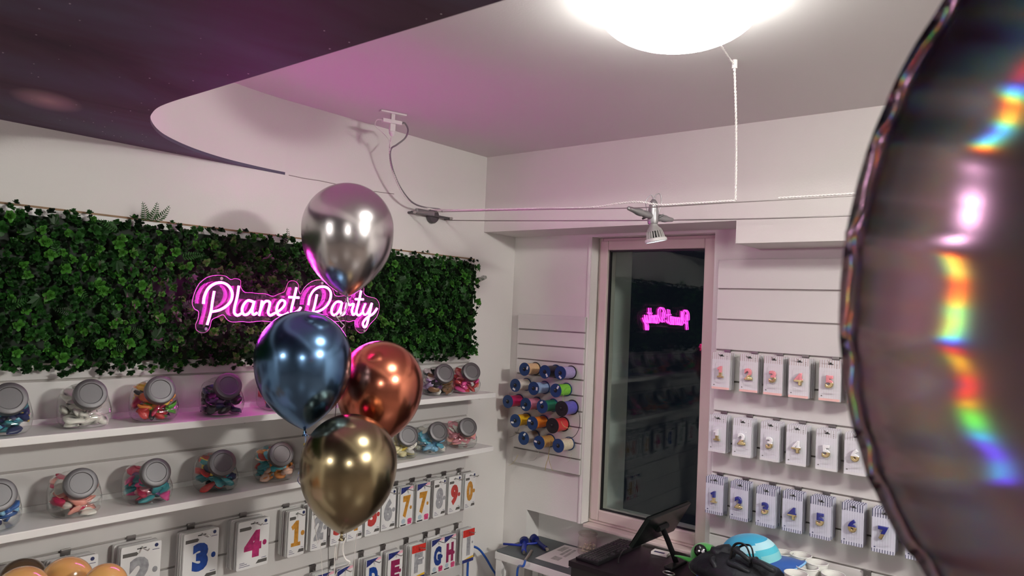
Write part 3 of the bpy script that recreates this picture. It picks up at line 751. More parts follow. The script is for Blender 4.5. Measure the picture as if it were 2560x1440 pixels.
# ------------------------------------------------------------------ number candle cards on the right panel
def stripe_mat(name, dark, base, strong, foot):
    """printed card: vertical pinstripes, darker in the header and foot bands (object space, x across, y up)"""
    ma = pmat(name, base, .35, coat=.35); nt = ma.node_tree; b = nt.nodes['Principled BSDF']
    tc = nt.nodes.new('ShaderNodeTexCoord'); sp = nt.nodes.new('ShaderNodeSeparateXYZ'); nt.links.new(tc.outputs['Object'], sp.inputs[0])
    def M(op, a, bb=None):
        n = nt.nodes.new('ShaderNodeMath'); n.operation = op
        for i, q in enumerate((a, bb)):
            if q is None: continue
            if isinstance(q, (int, float)): n.inputs[i].default_value = q
            else: nt.links.new(q, n.inputs[i])
        return n.outputs[0]
    fr = M('FRACT', M('MULTIPLY', sp.outputs['Y'], 150.0)); st = M('LESS_THAN', fr, .42)
    head = M('GREATER_THAN', sp.outputs['Z'], -.014); ft = M('LESS_THAN', sp.outputs['Z'], -.1005)
    amt = M('ADD', M('MULTIPLY', head, strong), M('ADD', M('MULTIPLY', ft, foot), .10))
    mx = nt.nodes.new('ShaderNodeMix'); mx.data_type = 'RGBA'
    nt.links.new(M('MINIMUM', M('MULTIPLY', st, amt), 1.0), mx.inputs[0]); mx.inputs[6].default_value = (*base, 1); mx.inputs[7].default_value = (*dark, 1)
    nt.links.new(mx.outputs[2], b.inputs['Base Color']); return ma
def dip_mat(name, top, base=(.88, .70, .38)):
    ma = pmat(name, top, .22, coat=.5); nt = ma.node_tree; b = nt.nodes['Principled BSDF']
    tc = nt.nodes.new('ShaderNodeTexCoord'); sp = nt.nodes.new('ShaderNodeSeparateXYZ'); nt.links.new(tc.outputs['Object'], sp.inputs[0])
    lt = nt.nodes.new('ShaderNodeMath'); lt.operation = 'LESS_THAN'; lt.inputs[1].default_value = -.0555
    nt.links.new(sp.outputs['Z'], lt.inputs[0])
    mx = nt.nodes.new('ShaderNodeMix'); mx.data_type = 'RGBA'; nt.links.new(lt.outputs[0], mx.inputs[0]); mx.inputs[6].default_value = (*top, 1); mx.inputs[7].default_value = (*base, 1)
    nt.links.new(mx.outputs[2], b.inputs['Base Color']); nt.links.new(lt.outputs[0], b.inputs['Metallic'])
    return ma
CW, CH = .0585, .118
ROWS = {'pink': dict(z=-.1045, card=stripe_mat('card_pink', (.42, .30, .28), (.68, .66, .70), .55, .0), candle=dip_mat('candle_pink', (.82, .28, .32)), foot=pmat('foot_pink', (.78, .47, .44), .4)),
        'white': dict(z=-.3055, card=stripe_mat('card_white', (.40, .36, .36), (.67, .66, .71), .5, .0), candle=dip_mat('candle_white', (.85, .84, .86)), foot=pmat('foot_grey', (.68, .66, .68), .4)),
        'navy': dict(z=-.5045, card=stripe_mat('card_navy', (.025, .03, .10), (.62, .62, .72), .75, .7), candle=dip_mat('candle_navy', (.015, .022, .22)), foot=None)}
BLIST = glassmat('blister_plastic', (1, 1, 1), .06, 1.22, 1.5)
def card_geo():
    b = MB(); slab(b, FX, rrect(CW, CH, .003), 0, .0009, 0, -CH/2 + .008); return b
def candle_card(row, d, loc, label):
    R = ROWS[row]
    t = thing('number_candle', loc, label, 'candle', 'front number candles on the right panel', rnd(-.05, .05))
    card_geo().build('card', R['card'], t, local=True)
    s_ = MB(); slab(s_, FX, rrect(.015, .0026, .001), .001, .0014, .002, -.003); slab(s_, FX, [(-.004, .001), (.004, .001), (.001, .006)], .001, .0014, .002, -.003); s_.build('hang_slot', SLOT, t, local=True)
    c_ = MB(); glyph(c_, d, FX @ Matrix.Translation((.001, -.0535, .0025)), .037, .029, .0085, extrude=.05, bevel=.045, offset=.012)
    c_.build('candle', R['candle'], t, smooth=True, local=True, auto=60)
    bl = MB(); n = 12
    rows_ = [(rrect(.038, .066, .006), .001), (rrect(.035, .062, .007), .009), (rrect(.030, .056, .009), .0125)]
    vs = []; fs = []
    for pl_, hh in rows_: vs += [FX @ Vector((u + .001, v - .055, hh)) for u, v in pl_]
    k = len(rows_[0][0])
    for i in range(2):
        for q in range(k): fs.append((i*k+q, i*k+(q+1) % k, (i+1)*k+(q+1) % k, (i+1)*k+q))
    fs.append(tuple(range(2*k, 3*k))); bl.add(vs, fs); bl.build('blister', BLIST, t, smooth=True, local=True, auto=30)
    if R['foot']:
        f_ = MB(); slab(f_, FX, rrect(CW - .001, .007, .001), .001, .0013, 0, -CH + .012); f_.build('foot_band', R['foot'], t, local=True)
    i_ = MB(); slab(i_, FX, [(-.003, -.001), (.003, -.001), (.001, .002), (-.001, .0015)], .001, .0013, -CW*.36, -CH + .022)
    for q in range(3): slab(i_, FX, rrect(.0045 - q*.001, .0012, .0003, 1), .001, .0013, CW*.33, -.004 - q*.005)
    tag(i_.build('printed_marks', INKN if row == 'navy' else INKG, t, local=True), kind='stuff')
    return t
def hang_right(row, d, y, front, nback):
    z = Z(ROWS[row]['z']) ; fr = front
    put_hook(hookR, (XS - .0005, y, z), 'metal slat hook holding the %s number %s candles' % (row, word(d)), 'hooks on the right slat panel')
    candle_card(row, d, (fr, y - .001, z - .012), '%s and gold number %s candle on a striped card, front of its hook' % (row, word(d)))
    me = None
    for k in range(nback):
        x = fr + .0085*(k+1)
        if x > XS - .006: break
        o = card_geo().build('number_candle', ROWS[row]['card'], local=True); o.location = (x + rnd(-.001, .001), y + rnd(-.002, .002), z - .012 - rnd(0, .0015)); o.rotation_euler = (0, 0, rnd(-.03, .03))
        tag(o, '%s striped card from the front behind the %s number %s candle' % (ORD[k], row, word(d)), 'candle', 'candle cards behind the front ones')
for i, y in enumerate((-.919, -1.009, -1.089, -1.166, -1.253, -1.330)): hang_right('pink', str(i+1), y, (.122, .126, .114, .112, .114, .116)[i], (6, 5, 6, 6, 6, 5)[i])
for i, y in enumerate((-.914, -.999, -1.084, -1.163, -1.249, -1.327, -1.410)): hang_right('white', str(i+1), y, (.124, .112, .118, .118, .116, .118, .116)[i], 6)
for i, y in enumerate((-.908, -.993, -1.078, -1.156, -1.238, -1.324, -1.406, -1.490, -1.574)): hang_right('navy', str(i+1), y, (.130, .122, .116, .122, .118, .122, .112, .114, .116)[i], 7)
put_hook(hookR, (XS - .0005, on(2169, 1428, 0, XS).y, Z(-.7045)), 'empty metal slat hook below the navy candles', 'hooks on the right slat panel')

# ------------------------------------------------------------------ ribbon spools
FLB = pmat('flange_blue', (.010, .045, .16), .35); FLK = pmat('flange_black', (.010, .010, .012), .4); STK = pmat('price_sticker', (.85, .83, .82), .5); HOLE = pmat('spool_bore', (.006, .006, .008), .8)
def ribbon_mat(name, c): return pmat('ribbon_' + name, c, .33, bump=.25, bscale=700, var=.12, vscale=160)
SP = [(340,207,'tan',(.72,.47,.25),0,.4), (585,238,'black',(.012,.012,.016),0,-.9), (770,252,'lavender',(.42,.34,.62),0,-1.5),
      (230,400,'ivory',(.72,.66,.58),0,-1.9), (450,437,'pale blue',(.33,.46,.72),0,.0), (715,462,'lime green',(.22,.60,.05),0,.9),
      (140,595,'crimson',(.52,.02,.12),0,None), (355,630,'pink',(.72,.24,.36),0,-2.2), (553,655,'emerald green',(.01,.20,.11),0,1.8), (785,680,'violet blue',(.13,.12,.52),1,None),
      (230,825,'yellow',(.80,.48,.02),0,-2.6), (435,855,'orange',(.82,.24,.02),0,2.6), (675,885,'red',(.68,.05,.05),1,None),
      (330,1035,'clear grey',(.34,.31,.29),0,1.3), (515,1088,'gold',(.55,.33,.09),0,3.0), (745,1125,'cream',(.76,.66,.48),0,None)]
for cx, cy, cn, colr, big, st in SP:
    p = on(1240 + .20833*cx, 880 + .20833*cy, 0, .100)
    R = .0285 if big else .0255
    x0, x1 = .100, .1715
    t = thing('ribbon_spool', (p.x, p.y, p.z - R), 'ribbon spool wound with %s curling ribbon on the narrow panel' % cn, 'ribbon spool', 'ribbon spools on the narrow panel')
    def disc(xa, xb, r, n=32): return MB().cyl((xa, p.y, p.z), (xb, p.y, p.z), r, n=n)
    fm = FLK if big else FLB
    disc(x0, x0 + .0022, R).build('front_flange', fm, t, smooth=True, auto=40)
    disc(x1 - .002, x1, R).build('rear_flange', FLK if cn in ('tan', 'violet blue', 'lavender') else fm, t, smooth=True, auto=40)
    disc(x0 + .0023, x1 - .0022, R*.86).build('ribbon_winding', ribbon_mat(cn, colr), t, smooth=True, auto=40)
    disc(x0 - .0006, x0 - .0001, R*.30, 20).build('bore', HOLE, t)
    pr = MB().cyl((x0 - .006, p.y, p.z + R*.12), (.1865, p.y, p.z + R*.12), .0018, n=8)
    hk = pr.build('display_hook', STEEL); tag(hk, 'thin metal peg carrying the %s ribbon spool' % cn, 'hook', 'pegs of the narrow panel')
    if st is not None:
        c = Vector((x0 - .0003, p.y - R*.62*math.cos(st), p.z + R*.62*math.sin(st)))
        MM = Matrix.Translation(c) @ Matrix.Rotation(st*.6, 4, 'X')
        MB().box((-.0004, -.0035, -.0062), (.0002, .0035, .0062), MM).build('price_sticker', STK, t)
# loose ribbon tails
def tail(pts, x, cn, colr, r=.0011):
    b = MB(); b.tube([on(1240 + .20833*a, 880 + .20833*c, 0, x + .002*i) for i, (a, c) in enumerate(pts)], r, 5, smooth=4, flat=.35)
    o = b.build('ribbon_tail', ribbon_mat(cn + ' tail', colr), smooth=True)
    tag(o, 'loose %s ribbon end hanging from the spools' % cn, 'ribbon', 'loose ribbon ends')
tail([(990,700),(1005,800),(1000,900),(960,990),(900,1035),(850,1040)], .140, 'black', (.02,.02,.03))
tail([(850,420),(815,480),(803,560),(805,665)], .122, 'lime', (.30,.62,.12), .0013)
tail([(780,830),(805,880),(850,910),(905,915)], .110, 'straw', (.62,.45,.18), .0014)
tail([(655,1060),(640,1160),(628,1260),(600,1350),(590,1420)], .112, 'gold', (.45,.34,.14), .0014)
tail([(640,1180),(632,1260),(650,1350),(680,1425)], .118, 'dull gold', (.38,.32,.18), .0014)
tail([(515,1180),(500,1240),(460,1295),(392,1305)], .120, 'grey', (.30,.28,.26))
tail([(275,920),(255,970),(215,1005),(160,1022)], .120, 'dark grey', (.10,.09,.08))
tail([(262,1235),(235,1290),(200,1335),(150,1362)], .130, 'yellow', (.62,.50,.16))
tail([(905,1215),(890,1290),(860,1320),(820,1333)], .130, 'pale cream', (.62,.56,.46), .0009)

# ------------------------------------------------------------------ chrome latex balloons
def balloon_profile(Rr, n=30):
    pr = []
    for i in range(n + 1):                       # top half: round
        a = math.pi/2 * (1 - i/n); pr.append((max(Rr*math.cos(a), .0004), Rr*1.02*math.sin(a)))
    for i in range(1, n + 1):
        u = i / n * .985; pr.append((max(Rr * (1 - u**2.4)**.9, .0035), -1.51*Rr*u))
    return pr
def balloon(name, label, centre, Rr, axis, mat, group, knotcol=None, n=48, cat='balloon'):
    """centre: middle of the round part; axis points from the neck to the crown"""
    M = Matrix.Translation(centre) @ Vector(axis).normalized().to_track_quat('Z', 'Y').to_matrix().to_4x4()
    zb = -1.51*Rr
    t = thing(name, M @ Vector((0, 0, zb - .012)), label, cat, group)
    MB().lathe(balloon_profile(Rr), n, M).build('skin', mat, t, smooth=True)
    k = MB(); k.lathe([(.0032, zb + .004), (.0028, zb - .001), (.0042, zb - .004), (.0036, zb - .007), (.0062, zb - .0115), (.0068, zb - .0125), (.0015, zb - .011)], 16, M)
    k.build('knot', mat, t, smooth=True)
    return t, M @ Vector((0, 0, zb - .006))
def chrome(name, c, r=.17):
    ma = pmat(name, c, r, metal=1.0); return ma
BG = 'chrome balloons of the bouquet'
CH_S = chrome('chrome_silver', (.60, .565, .57), .235); CH_B = chrome('chrome_blue', (.115, .215, .37), .225); CH_C = chrome('chrome_copper', (.62, .20, .12), .225); CH_G = chrome('chrome_gold', (.36, .29, .17), .23)
def cam_axis(dx, dy, dz=0): return CR*dx + CU*dy + CF*dz
bs, ks = balloon('chrome_balloon', 'silver chrome balloon, highest of the bouquet, before the neon sign', deep(870, 573, 1.78), 113*1.78/FPX, cam_axis(.0, 1, .05), CH_S, BG)
bb, kb = balloon('chrome_balloon', 'metallic blue chrome balloon left of the copper balloon', deep(758, 897, 1.72), 118*1.72/FPX, cam_axis(-.03, 1, .03), CH_B, BG)
bc, kc = balloon('chrome_balloon', 'copper chrome balloon behind the blue and gold balloons', deep(951, 960, 1.90), 106*1.90/FPX, cam_axis(.13, 1, -.02), CH_C, BG)
bg, kg = balloon('chrome_balloon', 'gold chrome balloon, lowest of the bouquet', deep(873, 1157, 1.68), 119*1.68/FPX, cam_axis(.10, 1, .02), CH_G, BG)
RIBW = pmat('curling_ribbon_white', (.78, .74, .70), .3, coat=.3); RIBB = pmat('curling_ribbon_blue', (.38, .45, .66), .3, coat=.3); RIBD = pmat('dark_string', (.10, .09, .085), .6)
wt = deep(862, 1900, 1.75); wt.z = 0
W0 = Vector((wt.x, wt.y, .085))
def ribbon(label, pts, r, mat, flat=.3, cat='ribbon', smooth=5):
    b = MB(); b.tube(pts, r, 6, smooth=smooth, flat=flat); o = b.build('balloon_ribbon', mat, smooth=True)
    return tag(o, label, cat, 'ribbons of the balloon bouquet')
def pd(l, d): return [deep(x, y, d) for x, y in l]
ribbon('dark string running down from the silver balloon', [ks] + pd([(864, 790)], 1.80) + pd([(861, 850), (847, 960), (838, 1040)], 1.87) + pd([(834, 1180), (825, 1330), (821, 1440)], 1.87) + [W0 + Vector((-.004, 0, 0))], .0010, RIBD, 1)
ribbon('pale curl of ribbon at the silver balloon knot', [ks] + pd([(866, 770), (848, 792), (838, 788), (852, 806), (860, 815), (847, 826), (838, 832)], 1.78), .0022, RIBW)
ribbon('pale blue ribbon hanging from the blue balloon knot', [kb] + pd([(771, 1090), (775, 1112), (768, 1150), (752, 1185), (744, 1200), (752, 1213)], 1.71), .0022, RIBB)
ribbon('second pale blue ribbon under the blue balloon', [kb] + pd([(764, 1095), (764, 1118), (757, 1160), (746, 1185)], 1.725), .0020, RIBB)
ribbon('thin string from the blue balloon down to the weight', [kb] + pd([(772, 1180), (792, 1350), (806, 1440)], 1.80) + [W0 + Vector((.004, 0, 0))], .0008, RIBW, 1)
ribbon('thin string from the copper balloon down to the weight', [kc] + pd([(912, 1180), (895, 1330), (884, 1440)], 1.86) + [W0 + Vector((0, .005, 0))], .0008, RIBW, 1)
ribbon('white ribbon from the gold balloon down to the weight', [kg] + pd([(847, 1362), (842, 1400), (836, 1450)], 1.68) + [W0 + Vector((0, -.005, 0))], .0018, RIBW)
ribbon('white ribbon loop below the gold balloon', [kg] + pd([(864, 1345), (858, 1362), (858, 1382), (865, 1398), (875, 1405), (868, 1415), (845, 1428), (838, 1440)], 1.67), .0022, RIBW)
wt_ = thing('balloon_weight', (wt.x, wt.y, 0), 'small foil wrapped weight on the floor tying the bouquet ribbons', 'balloon weight')
MB().box((wt.x - .05, wt.y - .05, 0.0005), (wt.x + .05, wt.y + .05, .075)).build('body', CH_S, wt_, bevel=.008)
MB().tube([(wt.x - .012, wt.y, .073), (wt.x - .012, wt.y, .086), (wt.x, wt.y, .092), (wt.x + .012, wt.y, .086), (wt.x + .012, wt.y, .073)], .0025, 8, smooth=3).build('ring', CH_S, wt_, smooth=True)

# tan balloons on a display pedestal at the lower left
TAN = pmat('latex_tan', (.66, .36, .12), .16, coat=.6, var=.04, vscale=4); BRN = pmat('latex_brown', (.085, .045, .022), .14, coat=.6)
pc = deep(150, 1490, 1.45)
tops = [(165, 1395, 1.47, .050, TAN, 'tan latex balloon, middle one and highest of its cluster'), (54, 1419, 1.36, .048, TAN, 'tan latex balloon in front of the dark brown balloon'), (262, 1411, 1.40, .040, TAN, 'tan latex balloon, rightmost of its cluster'), (54, 1398, 1.56, .050, BRN, 'dark brown latex balloon behind the tan balloons')]
zt = 9
for x, y, d, r, ma, lab in tops:
    r_ = r; c = deep(x, y, d) - CU * r_ * 1.02
    t, k_ = balloon('latex_balloon', lab, c, r_, (rnd(-.05, .05), rnd(-.05, .05), 1), ma, 'latex balloons on the pedestal')
    zt = min(zt, k_.z - .008)
pd_ = thing('display_pedestal', (pc.x, pc.y, 0), 'white round pedestal under the tan and brown balloons', 'pedestal')
MB().lathe([(.17, .0), (.17, .02), (.155, .025), (.155, zt - .035), (.19, zt - .03), (.19, zt)], 48, Matrix.Translation((pc.x, pc.y, 0))).build('column', WHITE, pd_, smooth=True, auto=35)

# ------------------------------------------------------------------ large holographic foil balloon close by
def holo_mat():
    """silver foil with an embossed diffraction grating: every wavelength leaves at its own angle"""
    ma = bpy.data.materials.new('holographic_foil'); ma.use_nodes = True; nt = ma.node_tree; nt.nodes.clear()
    out = nt.nodes.new('ShaderNodeOutputMaterial')
    geo = nt.nodes.new('ShaderNodeNewGeometry'); tc = nt.nodes.new('ShaderNodeTexCoord')
    tn = nt.nodes.new('ShaderNodeTangent'); tn.direction_type = 'RADIAL'; tn.axis = 'Z'
    base = nt.nodes.new('ShaderNodeBsdfAnisotropic') if False else nt.nodes.new('ShaderNodeBsdfGlossy')
    base.inputs['Color'].default_value = (.115, .060, .100, 1); base.inputs['Roughness'].default_value = .2
    last = base
    cols = [(1, .02, .0), (1, .42, .0), (.10, 1, .02), (0, .50, 1), (.12, .02, 1)]
    for order, w_ in ((1, 1.0), (-1, 1.0), (2.3, .8), (-2.3, .8)):
        for i, c in enumerate(cols):
            k = order * (.16 + .030 * i)
            vm = nt.nodes.new('ShaderNodeVectorMath'); vm.operation = 'SCALE'; vm.inputs['Scale'].default_value = k
            nt.links.new(tn.outputs[0], vm.inputs[0])
            ad = nt.nodes.new('ShaderNodeVectorMath'); ad.operation = 'ADD'; nt.links.new(geo.outputs['Normal'], ad.inputs[0]); nt.links.new(vm.outputs[0], ad.inputs[1])
            nm = nt.nodes.new('ShaderNodeVectorMath'); nm.operation = 'NORMALIZE'; nt.links.new(ad.outputs[0], nm.inputs[0])
            g = nt.nodes.new('ShaderNodeBsdfGlossy'); g.inputs['Roughness'].default_value = .17
            g.inputs['Color'].default_value = (*[q * .028 * w_ for q in c], 1); nt.links.new(nm.outputs[0], g.inputs['Normal'])
            a = nt.nodes.new('ShaderNodeAddShader'); nt.links.new(last.outputs[0], a.inputs[0]); nt.links.new(g.outputs[0], a.inputs[1]); last = a
    nt.links.new(last.outputs[0], out.inputs[0]); return ma
HOLO = holo_mat()
def foil_balloon():
    c = deep(3238, 702, .359); R = .2245; T = .115
    ax = (-CF + CR*.066 - CU*.146).normalized()
    M = Matrix.Translation(c) @ ax.to_track_quat('Z', 'Y').to_matrix().to_4x4()
    t = thing('foil_balloon', c, 'large round holographic foil balloon close to the viewer at right', 'balloon'); t.rotation_euler = M.to_euler()
    n, mrows = 240, 36
    for side, nm in ((1, 'front_skin'), (-1, 'back_skin')):
        vs = []; fs = []
        for i in range(mrows + 1):
            f = i / mrows; rr = math.sin(f * math.pi / 2)          # 0 centre .. 1 seam
            for k in range(n):
                a = 2*math.pi*k/n
                pk = (math.sin(a*37 + .6*math.sin(a*5)) * .6 + math.sin(a*61 + 1.3) * .4)
                h = T * max(0, 1 - rr**2.3)**.62
                wr = .0024 * pk * max(0, (rr - .84) / .16)**3.2 * (1 - .6*max(0, (rr - .96)/.04))
                rad = R * rr * (1 + .006 * pk * max(0, (rr - .8)/.2))
                vs.append(M @ Vector((rad*math.cos(a), rad*math.sin(a), side*(h + wr))))
        for i in range(mrows):
            for k in range(n):
                k2 = (k+1) % n; fs.append((i*n+k, i*n+k2, (i+1)*n+k2, (i+1)*n+k))
        mb = MB(); mb.add(vs, fs); o = mb.build(nm, HOLO, t, smooth=True)
    sm = MB(); vs = []; fs = []
    for k in range(n):
        a = 2*math.pi*k/n; pk = math.sin(a*37 + .6*math.sin(a*5))*.6 + math.sin(a*61 + 1.3)*.4
        for rr, zz in ((R*(1 + .006*pk) - .001, .0006), (R*(1 + .006*pk) + .006, .0022*pk), (R*(1 + .006*pk) - .001, -.0006)):
            vs.append(M @ Vector((rr*math.cos(a), rr*math.sin(a), zz)))
    for k in range(n):
        k2 = (k+1) % n
        for q in range(2): fs.append((k*3+q, k2*3+q, k2*3+q+1, k*3+q+1))
    sm.add(vs, fs); sm.build('seam', HOLO, t, smooth=True)
    nk = MB(); nk.box((-.018, -R - .05, -.0012), (.018, -R + .004, .0012), M); nk.build('filling_neck', HOLO, t)
    b = M @ Vector((0, -R - .045, 0))
    rb = MB(); rb.tube([b, b + Vector((.01, .0, -.3)), b + Vector((.0, .01, -.7)), Vector((b.x, b.y, .05))], .0015, 6, smooth=4)
    tag(rb.build('balloon_ribbon', RIBW, smooth=True), 'white ribbon holding down the large holographic foil balloon', 'ribbon')
    w2 = thing('balloon_weight', (b.x, b.y, 0), 'small weight on the floor under the holographic foil balloon', 'balloon weight')
    MB().lathe([(.04, .0005), (.045, .01), (.03, .05), (.006, .056)], 24, Matrix.Translation((b.x, b.y, 0))).build('body', CH_S, w2, smooth=True, auto=40)
foil_balloon()
# a rounded copper coloured balloon peeping out below it
balloon('chrome_balloon', 'copper chrome balloon just below the large holographic balloon', deep(2400, 1440 + 62, 1.02), .042, (0, 0, 1), CH_C, None)

# ------------------------------------------------------------------ cable light system
XU, XL = -.40, -.22
up = [(XU, .0, Z(.3215)), (XU, -.26, Z(.312)), (XU, -.565, Z(.301)), (XU, -.876, Z(.2885)), (XU, -1.165, Z(.2865)), (XU, -1.425, Z(.285)), (XU, -2.4, Z(.283)), (XU, -3.9, Z(.300)), (XU, YA + .001, Z(.32))]
lw = [(XL, -.004, Z(.321)), (XL, -.05, Z(.3135)), (XL, -.51, Z(.292)), (XL, -.93, Z(.2755)), (XL, -1.375, Z(.2655)), (XL, -2.4, Z(.26)), (XL, -3.9, Z(.28)), (XL, YA + .001, Z(.32))]
WIRE = pmat('steel_wire', (.36, .33, .32), .4, metal=.9)
tag(MB().tube(up, .0013, 6, smooth=6).build('light_cable', WIRE, smooth=True), 'upper steel cable of the wire light system wrapped by white cord', 'cable', 'steel cables of the wire lights')
tag(MB().tube(lw, .0017, 6, smooth=6).build('light_cable', WIRE, smooth=True), 'lower bare steel cable of the wire light system', 'cable', 'steel cables of the wire lights')
# twisted white cord: ceiling bracket -> cable -> spot -> riser -> ceiling lamp
def twist(pts, r, pitch, name, label, mat=ROPE, turns=None, k=10, cat='cord'):
    c = catmull([Vector(p) for p in pts], k); L = 0; a = []; b = []
    for i, p in enumerate(c):
        if i: L += (p - c[i-1]).length
        t = ((c[i+1] if i+1 < len(c) else p) - (c[i-1] if i else p)).normalized()
        s_ = t.cross(Vector((.2, .3, .93)) if abs(t.z) < .9 else Vector((1, 0, 0))).normalized(); o_ = t.cross(s_)
        ph = 2*math.pi*L/pitch; off = s_*math.cos(ph)*r*.85 + o_*math.sin(ph)*r*.85
        a.append(p + off); b.append(p - off)
    t = thing(name, c[-1], label, cat)
    MB().tube(a, r, 6).build('strand', mat, t, smooth=True); MB().tube(b, r, 6).build('strand', mat, t, smooth=True)
    return t
brk = on(985, 283, 2, ZC)
def cpt(px, py, y): return on(px, py, 1, y)
drop = [cpt(978, 345, -.12), cpt(974, 372, -.10), cpt(977, 410, -.08), cpt(990, 450, -.07), cpt(1010, 488, -.06), cpt(1040, 512, -.05), cpt(1085, 524, -.06), Vector((XU + .0, -.17, Z(.321)))]
cordu = [Vector((XU, y, z + .004)) for y, z in ((-.30, Z(.3105)), (-.565, Z(.301)), (-.74, Z(.294)))] + [Vector((XU - .004, -.84, Z(.303))), Vector((XU - .004, -.90, Z(.303))), Vector((XU, -.96, Z(.2925))), Vector((XU, -1.06, Z(.291))), Vector((XU, -1.165, Z(.291)))]
twist(drop + cordu, .0017, .016, 'twisted_cord', 'white twisted cord running along the upper light cable to the spot', k=26)
hk = on(1837, 150, 2, ZC)
twist([Vector((XU, -1.165, Z(.2925))), Vector((XU - .035, -1.178, Z(.38))), Vector((hk.x + .045, hk.y + .012, Z(.48))), Vector((hk.x, hk.y, ZC - .022))], .0017, .016, 'twisted_cord', 'white twisted cord hanging from the ceiling hook to the light cable', k=30)
twist([Vector((hk.x, hk.y, ZC - .012)), Vector((hk.x - .05, hk.y - .004, ZC - .006)), Vector((-.92 + .112, -1.26, ZC - .006))], .0014, .014, 'twisted_cord', 'white twisted cord from the round lamp to the ceiling hook', k=24)
twist([Vector((XU, -1.27, Z(.2905))), Vector((XU, -1.36, Z(.2900))), Vector((XU, -1.50, Z(.2895))), Vector((XU, -2.0, Z(.2885)))], .0015, .016, 'twisted_cord', 'white twisted cord on the cable beside the foil balloon', k=30)
h_ = thing('ceiling_hook', (hk.x, hk.y, ZC), 'small white cord holder on the ceiling beside the lamp', 'hook')
MB().cyl((hk.x, hk.y, ZC - .0005), (hk.x, hk.y, ZC - .020), .0062, n=16).build('body', PLASTW, h_, smooth=True, auto=40)
MB().cyl((hk.x, hk.y, ZC - .019), (hk.x, hk.y, ZC - .026), .0038, .0025, n=12).build('tip', PLASTW, h_, smooth=True, auto=40)
# ceiling bracket with adapter
bt = thing('ceiling_bracket', (brk.x, brk.y, ZC), 'white power bracket on the pink lit ceiling near the wall', 'bracket')
a0, a1 = on(950, 274, 2, ZC), on(1014, 287, 2, ZC); cm = (a0 + a1)/2; ang = math.atan2((a1-a0).y, (a1-a0).x)
BM = Matrix.Translation((cm.x, cm.y, ZC)) @ Matrix.Rotation(ang, 4, 'Z')
hl = (a1 - a0).length/2
MB().box((-hl, -.010, -.006), (hl, .010, -.0003), BM).build('ceiling_plate', PLASTW, bt, bevel=.0015)
MB().box((-.006, -.005, -.024), (.006, .005, -.006), BM).build('stem', PLASTW, bt, bevel=.001)
MB().box((-.034, -.007, -.036), (.030, .007, -.024), BM).build('adapter', PLASTW, bt, bevel=.002)
MB().box((-.009, -.006, -.060), (.009, .006, -.036), BM).build('plug_block', PLASTW, bt, bevel=.002)
MB().lathe([(.009, 0), (.0095, -.006), (.006, -.013), (.002, -.016)], 16, BM @ Matrix.Translation((0, 0, -.059))).build('plug_tip', PLASTW, bt, smooth=True)
e0 = BM @ Vector((.030, 0, -.030)); e1 = BM @ Vector((-.034, 0, -.030))
cb = MB(); cb.tube([e0, cpt(1012, 308, -.17), cpt(1020, 325, -.16), cpt(1013, 345, -.14), cpt(992, 362, -.12), cpt(978, 372, -.102), cpt(976, 395, -.09), cpt(984, 430, -.075), cpt(1003, 472, -.065), cpt(1030, 505, -.055), cpt(1060, 518, -.048), cpt(1098, 523, -.045), cpt(1106, 530, -.045)], .0028, 8, smooth=6)
tag(cb.build('power_cable', DALU, smooth=True), 'grey power cable looping from the ceiling bracket to the wall mount', 'cable')
tag(MB().tube([e1, cpt(942, 300, -.15), cpt(938, 314, -.14), cpt(955, 330, -.13), cpt(972, 350, -.115), cpt(976, 372, -.104)], .0016, 6, smooth=6).build('power_cable', PLASTW, smooth=True), 'thin white lead looping left of the ceiling bracket', 'cable')
# wall mount with tensioners
wm_ = thing('wall_mount', (-.29, 0, Z(.31)), 'round grey wall mount tensioning the light cables', 'cable mount')
WC = Vector((-.290, .0095, Z(.3225)))
MB().lathe([(.024, 0), (.026, .003), (.026, .012), (.023, .018), (.010, .020), (.001, .020)], 32, Matrix.Translation(WC) @ Matrix.Rotation(math.pi/2, 4, 'X') ).build('disc', ALU, wm_, smooth=True, auto=40)
MB().box((-.405, -.016, Z(.3185)), (-.205, -.008, Z(.3265))).build('cross_bar', ALU, wm_, bevel=.0015)
MB().box((-.385, -.020, Z(.3195)), (-.300, -.006, Z(.338))).build('terminal_cover', DALU, wm_, bevel=.004)
for x in (XU, XL):
    z = Z(.3215)
    MB().cyl((x, .009, z), (x, -.020, z), .0045, n=12).build('anchor', ALU, wm_, smooth=True, auto=40)
    MB().lathe([(.003, 0), (.0045, .003), (.0045, .010), (.0025, .016)], 12, Matrix.Translation((x, -.016, z)) @ Matrix.Rotation(math.pi/2, 4, 'X')).build('tensioner', STEEL, wm_, smooth=True, auto=40)
